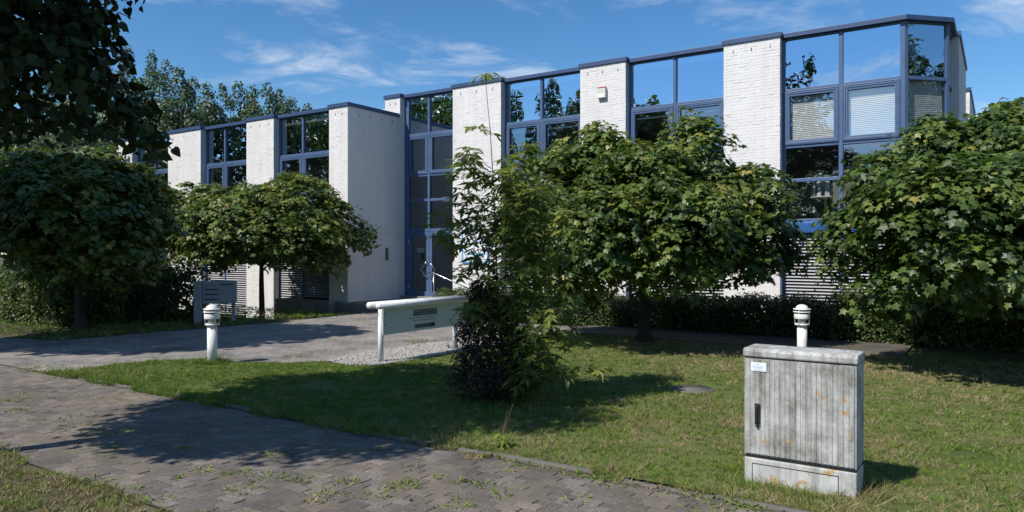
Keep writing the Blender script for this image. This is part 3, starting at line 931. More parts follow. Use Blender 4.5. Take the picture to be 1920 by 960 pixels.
for a, b, sgn in ((U0 + .17, DM - .004, 1), (DM + .004, U1 - .075, -1)):
    d = bpy.data.objects.new('door', None); COL.objects.link(d); d.parent = bld
    fr = MB()
    fr.box(a, a + .13, v - .005, v + .06, .27, 2.585); fr.box(b - .13, b, v - .005, v + .06, .27, 2.585)
    fr.box(a + .13, b - .13, v - .003, v + .058, .27, .43); fr.box(a + .13, b - .13, v - .003, v + .058, 2.46, 2.585)
    fr.build('door_frame', M['frame_blue'], d, bevel=.005)
    p = MB(); p.add([(a + .12, v + .03, .42), (b - .12, v + .03, .42), (b - .12, v + .03, 2.47), (a + .12, v + .03, 2.47)], [(0, 1, 2, 3)]); p.build('pane', M['door_glass'], d)
    hx = (b - .07) if sgn > 0 else (a + .07)
    h = MB()
    h.tube([(hx, v - .005, 1.50), (hx, v - .07, 1.49), (hx - sgn * .10, v - .085, 1.40), (hx - sgn * .25, v - .09, 1.22), (hx - sgn * .10, v - .085, 1.02), (hx, v - .07, .93), (hx, v - .005, .92)], .016, 8)
    h.build('handle', M['steel'], d)
    hx = a if sgn > 0 else b
    for zz in (.5, 2.15):
        hg = MB(); hg.lathe([(.018, zz), (.018, zz + .17)], hx - sgn * .012, v - .02, 10); hg.build('hinge', M['steel'], d)
    if sgn > 0:
        n_ = MB(); n_.box(a + .38, a + .72, v + .018, v + .024, 1.83, 2.0); n_.build('notice', M['print_mid_grey'], d)
        n_ = MB(); n_.box(a + .42, a + .68, v + .0155, v + .0165, 1.90, 1.925); n_.build('notice_line', M['print_grey'], d)
th = MB(); th.box(-18.2, -15.8, VR - .05, v + .2, .16, .262); th.build('threshold', M['concrete'], bld)

# corner bay: front glazing, 45 degree facet and a narrow side
bay = bpy.data.objects.new('window', None); COL.objects.link(bay); bay.parent = bld
bay['label'] = 'glazed corner bay with venetian blinds'
vb = VR + REC - .03
BU0, BU1 = -4.84, -1.953
FE = (-1.07, vb + .883)          # end of the facet
q = math.sqrt(.5)
def seg(mb, a, b, z0, z1, w, d_):
    """upright slab from a to b (u,v), d_ deep to the inside"""
    ax = Vector((b[0] - a[0], b[1] - a[1])); ax.normalize()
    n_ = Vector((-ax.y, ax.x))
    mb.prism([(a[0], a[1]), (b[0], b[1]), (b[0] + n_.x * d_, b[1] + n_.y * d_), (a[0] + n_.x * d_, a[1] + n_.y * d_)], z0, z1)
fr = MB()
MB_ = -3.40
fr.box(BU0, BU0 + .07, vb, vb + .12, ZR[4], ZR[0])
fr.box(MB_ - .05, MB_ + .05, vb - .012, vb + .12, ZR[4], ZR[0])
fr.prism([(BU1 - .10, vb - .012), (BU1 + .003, vb - .012), (BU1 + .07, vb + .053), (BU1 - .02, vb + .14), (BU1 - .10, vb + .12)], ZR[4], ZR[0])
for k, z in enumerate(ZR):
    zz0, zz1 = (z - .06, z) if k == 0 else ((z, z + .06) if k == 4 else (z - .045, z + .045))
    fr.box(BU0 + .07, MB_ - .05, vb + .003, vb + .117, zz0, zz1); fr.box(MB_ + .05, BU1 - .10, vb + .003, vb + .117, zz0, zz1)
    seg(fr, (BU1 + .066, vb + .066), (FE[0] - .05, FE[1] - .05), zz0, zz1, 0, .1)
fr.prism([(FE[0] - .055, FE[1] - .055), (FE[0], FE[1]), (FE[0], FE[1] + .08), (FE[0] - .1, FE[1] + .08), (FE[0] - .12, FE[1] + .03)], ZR[4], ZR[0])
for z in (ZR[0] - .06, ZR[1] - .045, ZR[2] - .045, ZR[3] - .045, ZR[4]):
    fr.box(FE[0] - .1, FE[0] - .003, FE[1] + .08, 22.45, z, z + .07)
fr.build('window_frame', M['frame_blue'], bay, bevel=.006)
for k in range(4):
    for a, b in ((BU0 + .07, MB_ - .05), (MB_ + .05, BU1 - .10)):
        zt = ZR[k] - (.06 if k == 0 else .045); zb = ZR[k + 1] + (.06 if k == 3 else .045)
        ia, ib, iz0, iz1 = a, b, zb, zt
        if k == 1:
            s_ = MB()
            rect(s_, a - .012, b + .012, zb - .012, zt + .012, vb - .028, vb + .06, .075)
            rect(s_, a + .066, b - .066, zb + .066, zt - .066, vb - .016, vb + .05, .05)
            s_.build('sash', M['frame_blue'], bay, bevel=.005)
            sl = MB(); rect(sl, a + .004, b - .004, zb + .004, zt - .004, vb - .0295, vb - .02, .012); sl.build('seal', M['rubber_seal'], bay)
            ia, ib, iz0, iz1 = a + .118, b - .118, zb + .118, zt - .118
            make_blind(bay, ia, ib, vb + .13, iz0 - .05, iz1 + .05)
        p = pane_quad(ia - .01, ib + .01, vb + .055, iz0 - .01, iz1 + .01)
        p.build('pane', M['top_glass' if k == 0 else 'pane_glass'], bay)
    zt = ZR[k] - (.06 if k == 0 else .045); zb = ZR[k + 1] + (.06 if k == 3 else .045)
    a = (BU1 + .04 - .03, vb + .04 + .03); b = (FE[0] - .04 - .03, FE[1] - .04 + .03)
    p = MB(); p.add([(a[0], a[1], zb - .01), (b[0], b[1], zb - .01), (b[0], b[1], zt + .01), (a[0], a[1], zt + .01)], [(0, 1, 2, 3)]); p.build('pane', M['top_glass' if k == 0 else 'pane_glass'], bay)
    p = MB(); p.add([(FE[0] - .05, FE[1] + .05, zb - .01), (FE[0] - .05, 22.45, zb - .01), (FE[0] - .05, 22.45, zt + .01), (FE[0] - .05, FE[1] + .05, zt + .01)], [(0, 1, 2, 3)]); p.build('pane', M['top_glass' if k == 0 else 'pane_glass'], bay)
# blind in the facet
mb = MB()
z = ZR[2] + .06
while z < ZR[1] - .02:
    A_ = (BU1 + .05 - .09, vb + .05 + .09); B_ = (FE[0] - .06 - .09, FE[1] - .06 + .09)
    ox, oy = -q * .012, q * .012
    mb.add([(A_[0], A_[1], z), (B_[0], B_[1], z), (B_[0] + ox, B_[1] + oy, z + .043), (A_[0] + ox, A_[1] + oy, z + .043)], [(0, 1, 2, 3)])
    z += .048
mb.build('blind', M['blind_white'], bay, kind='stuff')
fa = MB()
fa.extrude_x([(vb - .10, ZR[4] - .30), (vb + .1, ZR[4] - .30), (vb + .1, ZR[4] - .002), (vb - .02, ZR[4] - .002), (vb - .10, ZR[4] - .05)], BU0 + .002, BU1)
seg(fa, (BU1 + .002, vb - .098), (FE[0] + .07, FE[1] - .03), ZR[4] - .30, ZR[4] - .01, 0, .15)
fa.build('fascia', M['fascia_blue'], bay, bevel=.004)
bk = MB(); bk.box(BU0, BU1, vb + .16, vb + .24, -.1, ZR[4] - .30); bk.build('louvre_backing', M['dark_void'], bay)
for x in (BU0, -3.42, BU1 - .04):
    lf = MB(); lf.box(x, x + .04, vb - .005, vb + .15, .5, ZR[4] - .302); lf.build('louvre_post', M['fascia_blue'], bay)
for (a, b) in ((BU0 + .04, -3.42), (-3.38, BU1 - .04)):
    sm = MB(); sm.extrude_x([(0, 0), (.006, -.004), (.075, .042), (.075, .05)], 0, b - a)
    me = sm.mesh('slat', M['louvre_metal'])
    z = .5
    while z < ZR[4] - .36:
        o = link('slat', me, bay); o.location = (a, vb + .004, z); z += .083
bc = MB()
bc.prism([(BU0 + .046, vb - .12), (BU1 + .05, vb - .12), (FE[0] + .115, FE[1] - .05), (FE[0] + .115, 22.42), (-5.5, 22.42), (-5.5, vb + .5), (BU0 + .046, vb + .5)], TOPR - .15, TOPR - .03)
bc.build('coping', M['coping_blue'], bld, bevel=.006)
lo_ = MB(); lo_.prism([(BU1 - .05, vb + .18), (FE[0] - .15, FE[1] + .1), (FE[0] - .15, 22.5), (BU1 - .05, 22.5)], -.1, ZR[4] - .30); lo_.build('basement_wall', M['painted_mortar'], bld)
# right side of the building
for (a, b) in ((22.47, 26.9), (30.3, 35.8)):
    pier(-1.9, -.92, a, b, -.1, TOPR - .12, 'FR')
    coping(-1.9, -.92, a, b, TOPR)
sw = MB(); sw.box(-1.5, -1.2, 26.9, 30.3, -.1, TOPR - .3); sw.build('side_wall', M['interior_dark'], bld)

# carcass: roofs, floors, inside walls, back
ca = MB()
ca.box(-18.55, -2.1, VR + .5, 36, 7.18, 7.3)
ca.box(-40, -18.61, VL + .5, 36, 6.38, 6.5)
ca.build('roof', M['roof_felt'], bld)
ca = MB()
ca.box(-15.6, -2.05, VR + .56, 35.9, 6.12, 6.2)
ca.box(-39.9, -18.62, VL + .56, 35.9, 5.36, 5.44)
ca.build('ceiling', M['interior_wall'], bld)
ca = MB()
ca.box(-15.6, -2.05, VR + .56, 35.9, 2.34, 2.45)
ca.box(-39.9, -18.62, VL + .56, 35.9, 1.6, 1.7)
ca.box(-18.5, -15.6, VR + .5, 35.9, .1, .2)
ca.build('floor_slab', M['interior_dark'], bld)
ca = MB()
ca.box(-15.6, -1.7, 26.4, 26.5, 2.45, 6.12)
ca.box(-39.9, -18.62, 22.6, 22.7, 1.7, 5.36)
ca.box(-18.6, -15.6, 25.4, 25.5, .2, 7.18)
ca.box(-15.72, -15.62, VR + .52, 35.9, -.1, 7.17)
ca.box(-18.61, -18.56, VR + .46, 35.9, -.1, 7.17)
ca.box(-40, -1.6, 35.92, 36.1, -.7, 6.36)
ca.box(-40.2, -40.0, VL + .5, 36, -.7, 6.4)
ca.build('inner_wall', M['interior_wall'], bld)
ca = MB(); ca.box(-17.3, -15.75, VR + 1.3, VR + 4, 3.72, 3.9); ca.build('stair_landing', M['interior_wall'], bld)

# entrance platform with steps and a low retaining wall
pf = MB()
pf.box(-20.75, -15.0, 16.85, VL - .02, -.6, .16); pf.box(-18.2, -13.9, VL - .01, VR - .06, -.3, .165)
pf.box(-15.5, -13.2, 16.5, VL - .012, -.3, .08)
plat = struct('entrance_platform', pf, M['concrete'])
rw = MB(); rw.box(-20.95, -18.25, 16.55, 16.84, -.7, .24); rw.box(-20.97, -20.76, 16.85, 17.36, -.7, .24)
o = rw.build('retaining_wall', M['concrete']); o.rotation_euler = (0, 0, TH)
tag(o, 'low dark concrete retaining wall beside the entrance steps, under the louvres', 'wall')

# ------------------------------------------------------------------ things on and by the building
t = thing('alarm_box', 'cream alarm box with a red top edge high on a white brick pier', 'alarm', W(-10.02, VR - .012, 6.48))
b_ = MB(); b_.box(-.14, .14, -.1, 0, 0, .30); b_.build('case', M['alarm_plastic'], t, bevel=.012)
b_ = MB(); b_.box(-.12, .10, -.106, -.1005, .02, .12); b_.build('cover', M['blind_white'], t)
b_ = MB(); b_.box(-.142, .142, -.103, 0, .302, .328); b_.build('strobe', M['alarm_red'], t, bevel=.006)

t = thing('intercom', 'narrow dark intercom panel on the shaded wall beside the entrance', 'intercom', W(-18.222, 19.23, 1.55))
b_ = MB(); b_.box(0, .03, -.065, .065, 0, .45); b_.build('plate', M['print_grey'], t, bevel=.006)
for k in range(3):
    b_ = MB(); b_.box(.03, .036, -.03, .03, .23 + .055 * k, .262 + .055 * k); b_.build('button', M['steel'], t)

t = thing('pier_sign', 'square white sign with blue frame on the pier behind the sapling', 'sign', W(-15.34, VR - .012, 1.47))
b_ = MB(); b_.box(0, 1.1, -.03, 0, 0, 1.1); b_.build('board', M['print_white'], t)
b_ = MB(); rect(b_, -.01, 1.11, -.01, 1.11, -.045, -.002, .05); b_.build('frame', M['print_blue'], t, bevel=.005)
for k, (x0, x1, z0, z1, mt) in enumerate(((.18, .42, .28, .34, 'print_cyan'), (.55, .95, .26, .33, 'print_cyan'), (.12, .3, .14, .19, 'print_blue'), (.5, .78, .13, .19, 'print_cyan'), (.2, .5, .62, .66, 'print_pale_blue'), (.6, .9, .7, .76, 'print_pale_blue'))):
    b_ = MB(); b_.box(x0, x1, -.034, -.0305, z0, z1); b_.build('print', M[mt], t)

t = thing('handrail', 'bent steel handrail beside the entrance in front of the white pier', 'handrail', W(-15.9, 18.9, .165))
b_ = MB(); b_.tube([(-.35, 0, .98), (.12, 0, .98), (.35, 0, .90), (2.2, 0, .30)], .022, 8); b_.build('rail', M['steel'], t)
for x, h in ((.12, .97), (2.1, .34)):
    b_ = MB(); b_.tube([(x, 0, -.2), (x, 0, h)], .018, 8); b_.build('post', M['steel'], t)

t = thing('display_rack', 'round topped rack with white files seen through the bay glass', 'rack', W(-4.0, VR + 1.5, 2.45))
b_ = MB(); b_.lathe([(.42, .0), (.42, .03)], 0, 0, 20); b_.lathe([(.42, 1.42), (.42, 1.46)], 0, 0, 20); b_.lathe([(.42, .86), (.42, .89)], 0, 0, 20); b_.lathe([(.03, .03), (.03, 1.41)], 0, 0, 8); b_.build('shelf', M['blind_white'], t)
for k in range(10):
    a = 2 * math.pi * k / 10
    if k in (4, 9): continue
    b_ = MB(); b_.box(-.055, .055, -.02, .02, .90, 1.30)
    o = b_.build('file', M['print_white'], t); o.location = (.33 * math.cos(a), .33 * math.sin(a), 0); o.rotation_euler = (0, 0, a + 1.57)
b_ = MB(); b_.box(-.3, .3, -.02, .03, 0, 1.65)
o = b_.build('partition_panel', M['interior_wall']); o.location = W(-3.42, VR + 1.0, 2.45); o.rotation_euler = (0, 0, TH); tag(o, 'pale upright panel standing behind the bay mullion', 'panel')
b_ = MB(); b_.box(-.3, .3, -.2, .2, 0, .28); b_.box(-.29, .29, -.19, .19, .281, .30)
o = b_.build('cardboard_box', M['cardboard'], bevel=.006); o.location = W(-2.35, VR + .85, 3.35); o.rotation_euler = (0, 0, TH); tag(o, 'brown cardboard box behind the bay window', 'box')
t = thing('window_desk', 'low cabinet behind the bay window under the cardboard box', 'desk', W(-2.35, VR + .85, 2.45))
b_ = MB(); b_.box(-.6, .6, -.3, .3, .86, .90); b_.build('top', M['interior_wall'], t)
b_ = MB(); b_.box(-.58, .58, -.28, .28, 0, .858); b_.build('body', M['interior_dark'], t)

# ------------------------------------------------------------------ street furniture
# cable cabinet at the lawn edge
t = thing('utility_cabinet', 'weathered grey ribbed utility cabinet with orange lichen spots at the lawn edge', 'cabinet', W(-1.68, 5.80, 0), TH - .005)
CW, CD = .81, .31
b_ = MB(); b_.box(0, CW, 0, CD, -.12, .205); b_.build('plinth', M['weathered_plinth'], t, bevel=.012)
b_ = MB(); rect(b_, .06, .69, -.02, .165, -.0015, .004, .006); b_.build('plinth_groove', M['dark_plastic'], t)
b_ = MB(); b_.box(.008, CW - .008, .01, CD - .01, .2, .228); b_.build('seam', M['dark_plastic'], t)
b_ = MB(); b_.box(.0, CW, .004, CD, .226, .985); b_.build('body', M['weathered_cabinet'], t, bevel=.006)
# door: ribbed sheet, ribs divided by narrow grooves
prof = [(.012, .003)]
nrib = 21; x = .012; rw_ = (CW - .024) / nrib
for k in range(nrib):
    prof += [(x + .003, -.001), (x + .006, -.006), (x + rw_ - .003, -.006), (x + rw_, -.001)]
    x += rw_
dm = MB()
npf = len(prof)
dm.add([(p[0], p[1], .240) for p in prof] + [(p[0], p[1], .972) for p in prof], [(i, i + 1, npf + i + 1, npf + i) for i in range(npf - 1)])
door = dm.build('door', M['weathered_cabinet'], t)
b_ = MB(); b_.box(.088, .122, -.030, -.007, .475, .635); b_.box(.096, .114, -.042, -.0305, .49, .62); b_.tube([(.105, -.02, .476), (.105, -.02, .452)], .011, 8); b_.build('handle', M['dark_plastic'], door, bevel=.004)
st = MB(); st.box(.055, .172, -.0105, -.0062, .885, .952); st = st.build('sticker', M['print_white'], door, label='white sticker with a blue diamond emblem')
for cx, cz in ((.084, .927), (.084, .907), (.0745, .917), (.0935, .917)):
    b_ = MB(); b_.add([(cx - .005, -.0112, cz), (cx, -.0112, cz - .005), (cx + .005, -.0112, cz), (cx, -.0112, cz + .005)], [(0, 1, 2, 3)]); o = b_.build('emblem', M['print_blue'], t)
for x0, x1, z0, z1, mt in ((.100, .150, .919, .926, 'print_pale_blue'), (.100, .146, .910, .916, 'print_pale_blue'), (.100, .137, .902, .907, 'print_pale_blue'), (.092, .131, .937, .940, 'print_mid_grey'), (.076, .148, .892, .895, 'print_mid_grey')):
    b_ = MB(); b_.box(x0, x1, -.0112, -.0107, z0, z1); b_.build('print_line', M[mt], t)
b_ = MB(); b_.box(.004, CW - .004, .008, CD - .004, .984, .994); b_.build('seam', M['dark_plastic'], t)
b_ = MB(); b_.extrude_x([(-.012, .992), (CD + .012, .992), (CD + .012, 1.03), (CD - .015, 1.06), (.012, 1.06), (-.012, 1.035)], -.010, CW + .010); b_.build('cap', M['weathered_cabinet'], t, bevel=.012)

# bollard lights
def bollard(label, loc):
    t = thing('bollard_light', label, 'bollard', loc, 0, 'white bollard lights')
    b_ = MB(); b_.lathe([(.077, -.1), (.077, .635)], n=24); b_.build('post', M['white_metal'], t)
    b_ = MB(); b_.lathe([(.077, .632), (.113, .632), (.115, .638), (.115, .652), (.113, .657), (.077, .657)], n=24); b_.build('ring', M['white_metal'], t)
    b_ = MB(); b_.lathe([(.066, .655), (.066, .74)], n=20); b_.build('lens', M['frosted_lens'], t)
    b_ = MB(); b_.lathe([(.07, .735), (.122, .735), (.124, .74), (.124, .808), (.122, .812), (.07, .812)], n=24); b_.build('band', M['white_metal'], t)
    b_ = MB(); b_.lathe([(.062, .81), (.062, .90)], n=20); b_.build('lens', M['frosted_lens'], t)
    for z in (.838, .882):
        b_ = MB(); b_.lathe([(.06, z), (.134, z), (.138, z + .005), (.138, z + .012), (.134, z + .017), (.06, z + .017)], n=24); b_.build('ring', M['white_metal'], t)
    b_ = MB(); b_.lathe([(.10, .898), (.098, .905), (.092, .925), (.078, .944), (.052, .960), (.02, .968), (.002, .969)], n=24); b_.build('dome', M['white_metal'], t)
    for k in range(4):
        a = math.pi * (.25 + .5 * k)
        b_ = MB(); b_.tube([(.118 * math.cos(a), .118 * math.sin(a), .63), (.118 * math.cos(a), .118 * math.sin(a), .895)], .006, 6); b_.build('rod', M['white_metal'], t)
    for k in range(2):
        a = -1.2 + .9 * k
        b_ = MB(); b_.lathe([(.006, .0), (.006, .004)], n=8)
        o = b_.build('bolt', M['steel'], t); o.location = (.0765 * math.cos(a), .0765 * math.sin(a), .09); o.rotation_euler = (math.pi / 2, 0, a + math.pi / 2)
    return t
bollard('white bollard light on the green lawn corner in front of the driveway', (-4.89, 11.94, 0))
bollard('white bollard light rising behind the grey utility cabinet', (4.73, 11.94, .0))

# sign board: panel on two posts under a pair of tubes
t = thing('sign_board', 'white sign board on two posts under twin horizontal tubes, on the gravel', 'sign', W(-8.5, 8.8, 0))
for y in (.03, 2.0):
    b_ = MB(); b_.lathe([(.045, -.1), (.045, .93)], 0, y, 16); b_.build('post', M['white_metal'], t)
for x in (-.105, .105):
    b_ = MB(); b_.tube([(x, -.14, .945), (x, 2.25, .945)], .056, 20); b_.build('tube', M['white_metal'], t)
b_ = MB(); b_.box(.05, .062, .02, 2.14, .455, .895); pan = b_.build('panel', M['sign_panel_paint'], t, bevel=.002)
for y in (.06, 2.1):
    for z in (.62, .80):
        b_ = MB(); b_.tube([(.060, y, z), (.069, y, z)], .011, 8); b_.build('screw', M['dark_plastic'], pan)
b_ = MB(); b_.box(.0625, .0645, .76, 1.40, .715, .825); b_.build('nameplate', M['print_grey'], pan)
b_ = MB(); b_.box(.065, .0655, .775, .86, .785, .812); b_.box(.065, .0655, 1.30, 1.385, .785, .812); b_.box(.065, .0655, .87, 1.29, .74, .752); b_.build('nameplate_mark', M['print_mid_grey'], pan)
for k in range(9):
    y = .885 + .045 * k
    b_ = MB(); b_.box(.065, .0655, y, y + .012, .77, .812)
    if k % 2: b_.box(.065, .0655, y + .012, y + .03, .8, .812)
    if k % 3 == 0: b_.box(.065, .0655, y + .012, y + .03, .785, .793)
    b_.build('letter_stroke', M['print_mid_grey'], pan)
for y0, y1, z in ((.66, 1.46, .672), (.76, 1.36, .628)):
    b_ = MB(); b_.box(.0625, .064, y0, y1, z, z + .014); b_.build('print_line', M['print_mid_grey'], pan)
b_ = MB(); b_.box(.0625, .0645, .80, 1.22, .50, .57); b_.build('nameplate', M['print_grey'], pan)
b_ = MB(); b_.box(.0625, .0645, 1.222, 1.34, .50, .57); b_.build('nameplate', M['dark_plastic'], pan)

# letter boxes
t = thing('letterbox_unit', 'grey letterbox unit with dark slots on two posts by the shaded trees', 'letterbox', (-8.02, 19.0, -.03), math.atan2(.2, .76))
b_ = MB(); b_.box(-.02, .80, 0, .34, .52, 1.10); b_.build('case', M['grey_box'], t, bevel=.01)
for x in (.04, .68):
    b_ = MB(); b_.box(x, x + .09, .12, .2, 0, .518); b_.build('post', M['grey_box'], t)
b_ = MB(); b_.box(-.22, -.025, -.05, .10, 0, 1.11); b_.build('side_post', M['grey_box'], t, bevel=.02)
for (x0, x1, zz) in ((.05, .36, 1.0), (.05, .36, .87), (.05, .36, .74), (.05, .36, .61), (.42, .74, 1.0), (.42, .74, .87)):
    dark = not (x0 < .1 and zz == 1.0) and not (x0 > .3 and zz < 1.0)
    fl_ = MB(); fl_.box(x0 - .02, x1 + .02, -.012, -.001, zz - .075, zz + .045); fo = fl_.build('flap_front', M['grey_box'], t, bevel=.003)
    s_ = MB(); s_.box(x0, x1, -.015, -.0125, zz, zz + .033) if dark else s_.box(x0, x1, -.015, -.0125, zz - .01, zz - .004); s_.build('slot', M['dark_plastic'], fo)
b_ = MB(); b_.box(.44, .74, -.012, -.001, .55, .76); b_.build('speaker_panel', M['grey_box'], t, bevel=.004)

# manhole cover in the grass
t = thing('manhole_cover', 'round concrete manhole cover flush with the dry grass', 'manhole', (2.38, 9.62, .01))
b_ = MB(); b_.lathe([(.27, -.05), (.27, .016), (.24, .018)], n=28); b_.build('ring', M['old_kerb'], t)
b_ = MB(); b_.lathe([(.232, -.05), (.232, .022)], n=28); b_.build('lid', M['old_kerb'], t)

# ------------------------------------------------------------------ trees
def branch_tube(mb, pts, r0, r1, n=7):
    k = len(pts)
    mb.tube(pts, [r0 + (r1 - r0) * i / (k - 1) for i in range(k)], n)

def tree(name, label, base, lobes, nleaf, tmpl, size, lm, trunk_r, group=None, up=.45, gap=.2, clear=None, shell=(.74, 1.04), kk=1.0, tint_sd=.2, tint0=.42, hang=.45, lean=(0, 0), cat='tree', inner=.22, bark='bark', lift=.0, tiers=False):
    t = thing(name, label, cat, base, 0, group)
    B = np.array(base)
    L = np.array(lobes, dtype=float)
    top = L[:, 2].max() + base[2]
    c = L[:, :3].mean(axis=0)
    zt = max(L[:, 2].max() * .85, 1.0)
    tr = MB()
    z0 = clear if clear else L[:, 2].min() * .8
    branch_tube(tr, [(0, 0, -.3), (.02, .0, .05), (lean[0] * .3, lean[1] * .3, z0 * .6), (lean[0], lean[1], z0), (c[0] * .6 + lean[0] * .4, c[1] * .6, zt)], trunk_r, trunk_r * .32, 10)
    tr.add([(trunk_r * 1.35 * math.cos(k * .785), trunk_r * 1.35 * math.sin(k * .785), -.05) for k in range(8)] + [(trunk_r * .98 * math.cos(k * .785), trunk_r * .98 * math.sin(k * .785), .16) for k in range(8)], [(k, (k + 1) % 8, 8 + (k + 1) % 8, 8 + k) for k in range(8)], True)
    tr.build('trunk', M[bark], t)
    li = MB()
    for l in L[:min(len(L), 22)]:
        s = np.array([lean[0], lean[1], z0 * random.uniform(.85, 1.1)])
        e = l[:3]
        mid = s * .45 + e * .55 + np.array([0, 0, -.12 * abs(e[2] - s[2])]) + RNG.normal(0, .08, 3)
        branch_tube(li, [tuple(s), tuple(mid), tuple(e + RNG.normal(0, .1, 3))], trunk_r * .34, trunk_r * .06, 5)
    li.build('limbs', M[bark], t, kind='stuff')
    if tiers:
        P, N, T = tiered_leaves(lobes, nleaf, gap=gap, kk=kk)
        young = np.repeat(RNG.normal(0, .17, len(P) // 26), 26)
    else:
        P, N, T = crown_leaves(lobes, nleaf, shell=shell, up=up, gap=gap, kk=kk, hang=hang)
        young = np.zeros(len(P))
    P2, N2, T2 = crown_leaves([[*l[:3], *(l[3:6] * .68)] for l in L], int(nleaf * inner), up=up, gap=0)
    P = np.concatenate([P, P2]); N = np.concatenate([N, N2]); T = np.concatenate([T, T2])
    tint = np.clip(np.concatenate([young, np.zeros(len(P2))]) + tint0 + lift * (P[:, 2] - c[2]) / max(1e-3, np.ptp(P[:, 2])) + tint_sd * RNG.normal(size=len(P)) + .14 * lump(P, 1.3, 2.0), 0, 1)  # leaves higher up tinted yellower: young growth, and sunlit tops put into colour
    S = size * RNG.uniform(.5, 1.3, len(P))
    me = leaf_mesh('crown', P, N, T, S, tmpl, tint, M[lm])
    link('crown', me, t, kind='stuff')
    return t

def ball_lobes(cz, rx, ry, rz, n, rl, extra=(), seed=0):
    r = np.random.default_rng(seed)
    out = [[0, 0, cz, rx * .72, ry * .72, rz * .75]]
    k = 0
    ga = math.pi * (3 - math.sqrt(5))
    for i in range(n):
        z = 1 - 2 * (i + .5) / n
        if z < -.75: continue
        a = i * ga + r.uniform(-.25, .25)
        h = math.sqrt(1 - z * z)
        f = r.uniform(.60, .80)
        s = rl * r.uniform(.8, 1.2)
        out.append([rx * h * math.cos(a) * f, ry * h * math.sin(a) * f, cz + rz * z * f, s, s, s * .82])
    for i in range(n // 2):
        a, z = r.uniform(0, 6.28), r.uniform(-.2, .95)
        h = math.sqrt(1 - z * z); f = r.uniform(1.0, 1.14); s = rl * r.uniform(.22, .36)
        out.append([rx * h * math.cos(a) * f, ry * h * math.sin(a) * f, cz + rz * z * f, s, s, s])
    return out + [list(e) for e in extra]

def lobe_px(x, y, r, base, dy=0.0):
    """a lobe seen at picture position x,y with radius r pixels, dy metres behind its tree's base"""
    Y = base[1] + dy
    rr = r / 1373 * Y
    return [(x - 960) / 1373 * Y - base[0], dy, 1.8 + (475 - y) / 1373 * Y - base[2], rr, rr, rr * .85]

# the big linden at the left, overhanging the path
Bl = (-5.35, 6.1, 0)
ll = ball_lobes(5.3, 1.95, 1.95, 2.9, 34, .75, seed=3)
for zz, rr, k0 in ((3.1, .5, .5), (3.8, 1.0, .5), (4.8, 1.75, 0), (5.7, 2.1, .5), (6.6, 1.9, 0)):
    ll += [[rr * math.cos((k + k0) * 1.047), rr * math.sin((k + k0) * 1.047), zz, .66, .66, .55] for k in range(6)]
ll += [lobe_px(20, 120, 130, Bl, 0), lobe_px(100, 150, 105, Bl, -.2), lobe_px(170, 190, 85, Bl, 0), lobe_px(235, 240, 60, Bl, .1), lobe_px(285, 270, 36, Bl, .1), lobe_px(120, 240, 60, Bl, -.2),
       lobe_px(30, 210, 70, Bl, -.3), lobe_px(140, 60, 75, Bl, .1), lobe_px(190, 40, 38, Bl, .1), lobe_px(40, 0, 130, Bl, .2), lobe_px(260, 205, 38, Bl, .3), lobe_px(190, 120, 55, Bl, .5)]
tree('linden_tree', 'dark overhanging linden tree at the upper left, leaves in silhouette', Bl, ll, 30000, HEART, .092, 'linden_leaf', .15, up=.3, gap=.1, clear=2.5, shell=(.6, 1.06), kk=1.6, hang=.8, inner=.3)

# ball-headed maples
B4 = (2.67, 14.8, 0)
l4 = ball_lobes(2.3, 2.6, 2.5, 1.45, 44, .66, seed=5)
l4 += [lobe_px(1135, 300, 62, B4, -.2), lobe_px(1060, 335, 70, B4, -.2), lobe_px(1300, 285, 66, B4, -.4), lobe_px(1325, 245, 30, B4, -.4), lobe_px(1290, 235, 28, B4, -.2), lobe_px(1400, 370, 70, B4, -.6), lobe_px(1440, 440, 55, B4, -.8),
       lobe_px(1220, 330, 75, B4, -1.2), lobe_px(1130, 430, 90, B4, -2.0), lobe_px(1290, 430, 100, B4, -2.2), lobe_px(1020, 400, 60, B4, -.6), lobe_px(1080, 500, 55, B4, -1.2), lobe_px(1120, 250, 24, B4, 0), lobe_px(1150, 490, 52, B4, -1.9), lobe_px(1240, 485, 52, B4, -2.1), lobe_px(1330, 490, 52, B4, -1.9), lobe_px(1400, 480, 50, B4, -1.4), lobe_px(1455, 490, 42, B4, -.6), lobe_px(1010, 470, 50, B4, -.6), lobe_px(985, 430, 46, B4, -.2), lobe_px(1050, 530, 34, B4, -.8), lobe_px(1060, 280, 26, B4, .2), lobe_px(1190, 300, 40, B4, -.5)]
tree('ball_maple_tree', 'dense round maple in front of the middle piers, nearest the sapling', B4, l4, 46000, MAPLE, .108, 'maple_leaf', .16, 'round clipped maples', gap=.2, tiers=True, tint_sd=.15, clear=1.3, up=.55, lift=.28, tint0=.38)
B5 = (8.35, 11.6, 0)
l5 = ball_lobes(2.25, 2.35, 2.5, 1.45, 46, .68, seed=9)
l5 += [lobe_px(1755, 275, 60, B5, 0), lobe_px(1660, 350, 75, B5, -.2), lobe_px(1620, 440, 70, B5, -.3), lobe_px(1600, 500, 55, B5, -.2), lobe_px(1880, 270, 80, B5, 0), lobe_px(1760, 400, 120, B5, -1.8), lobe_px(1890, 400, 120, B5, -2), lobe_px(1690, 520, 70, B5, -.8), lobe_px(1740, 240, 26, B5, 0), lobe_px(1915, 215, 45, B5, .3), lobe_px(1830, 480, 100, B5, -1.8), lobe_px(1650, 585, 42, B5, .2), lobe_px(1575, 470, 36, B5, -.2)]
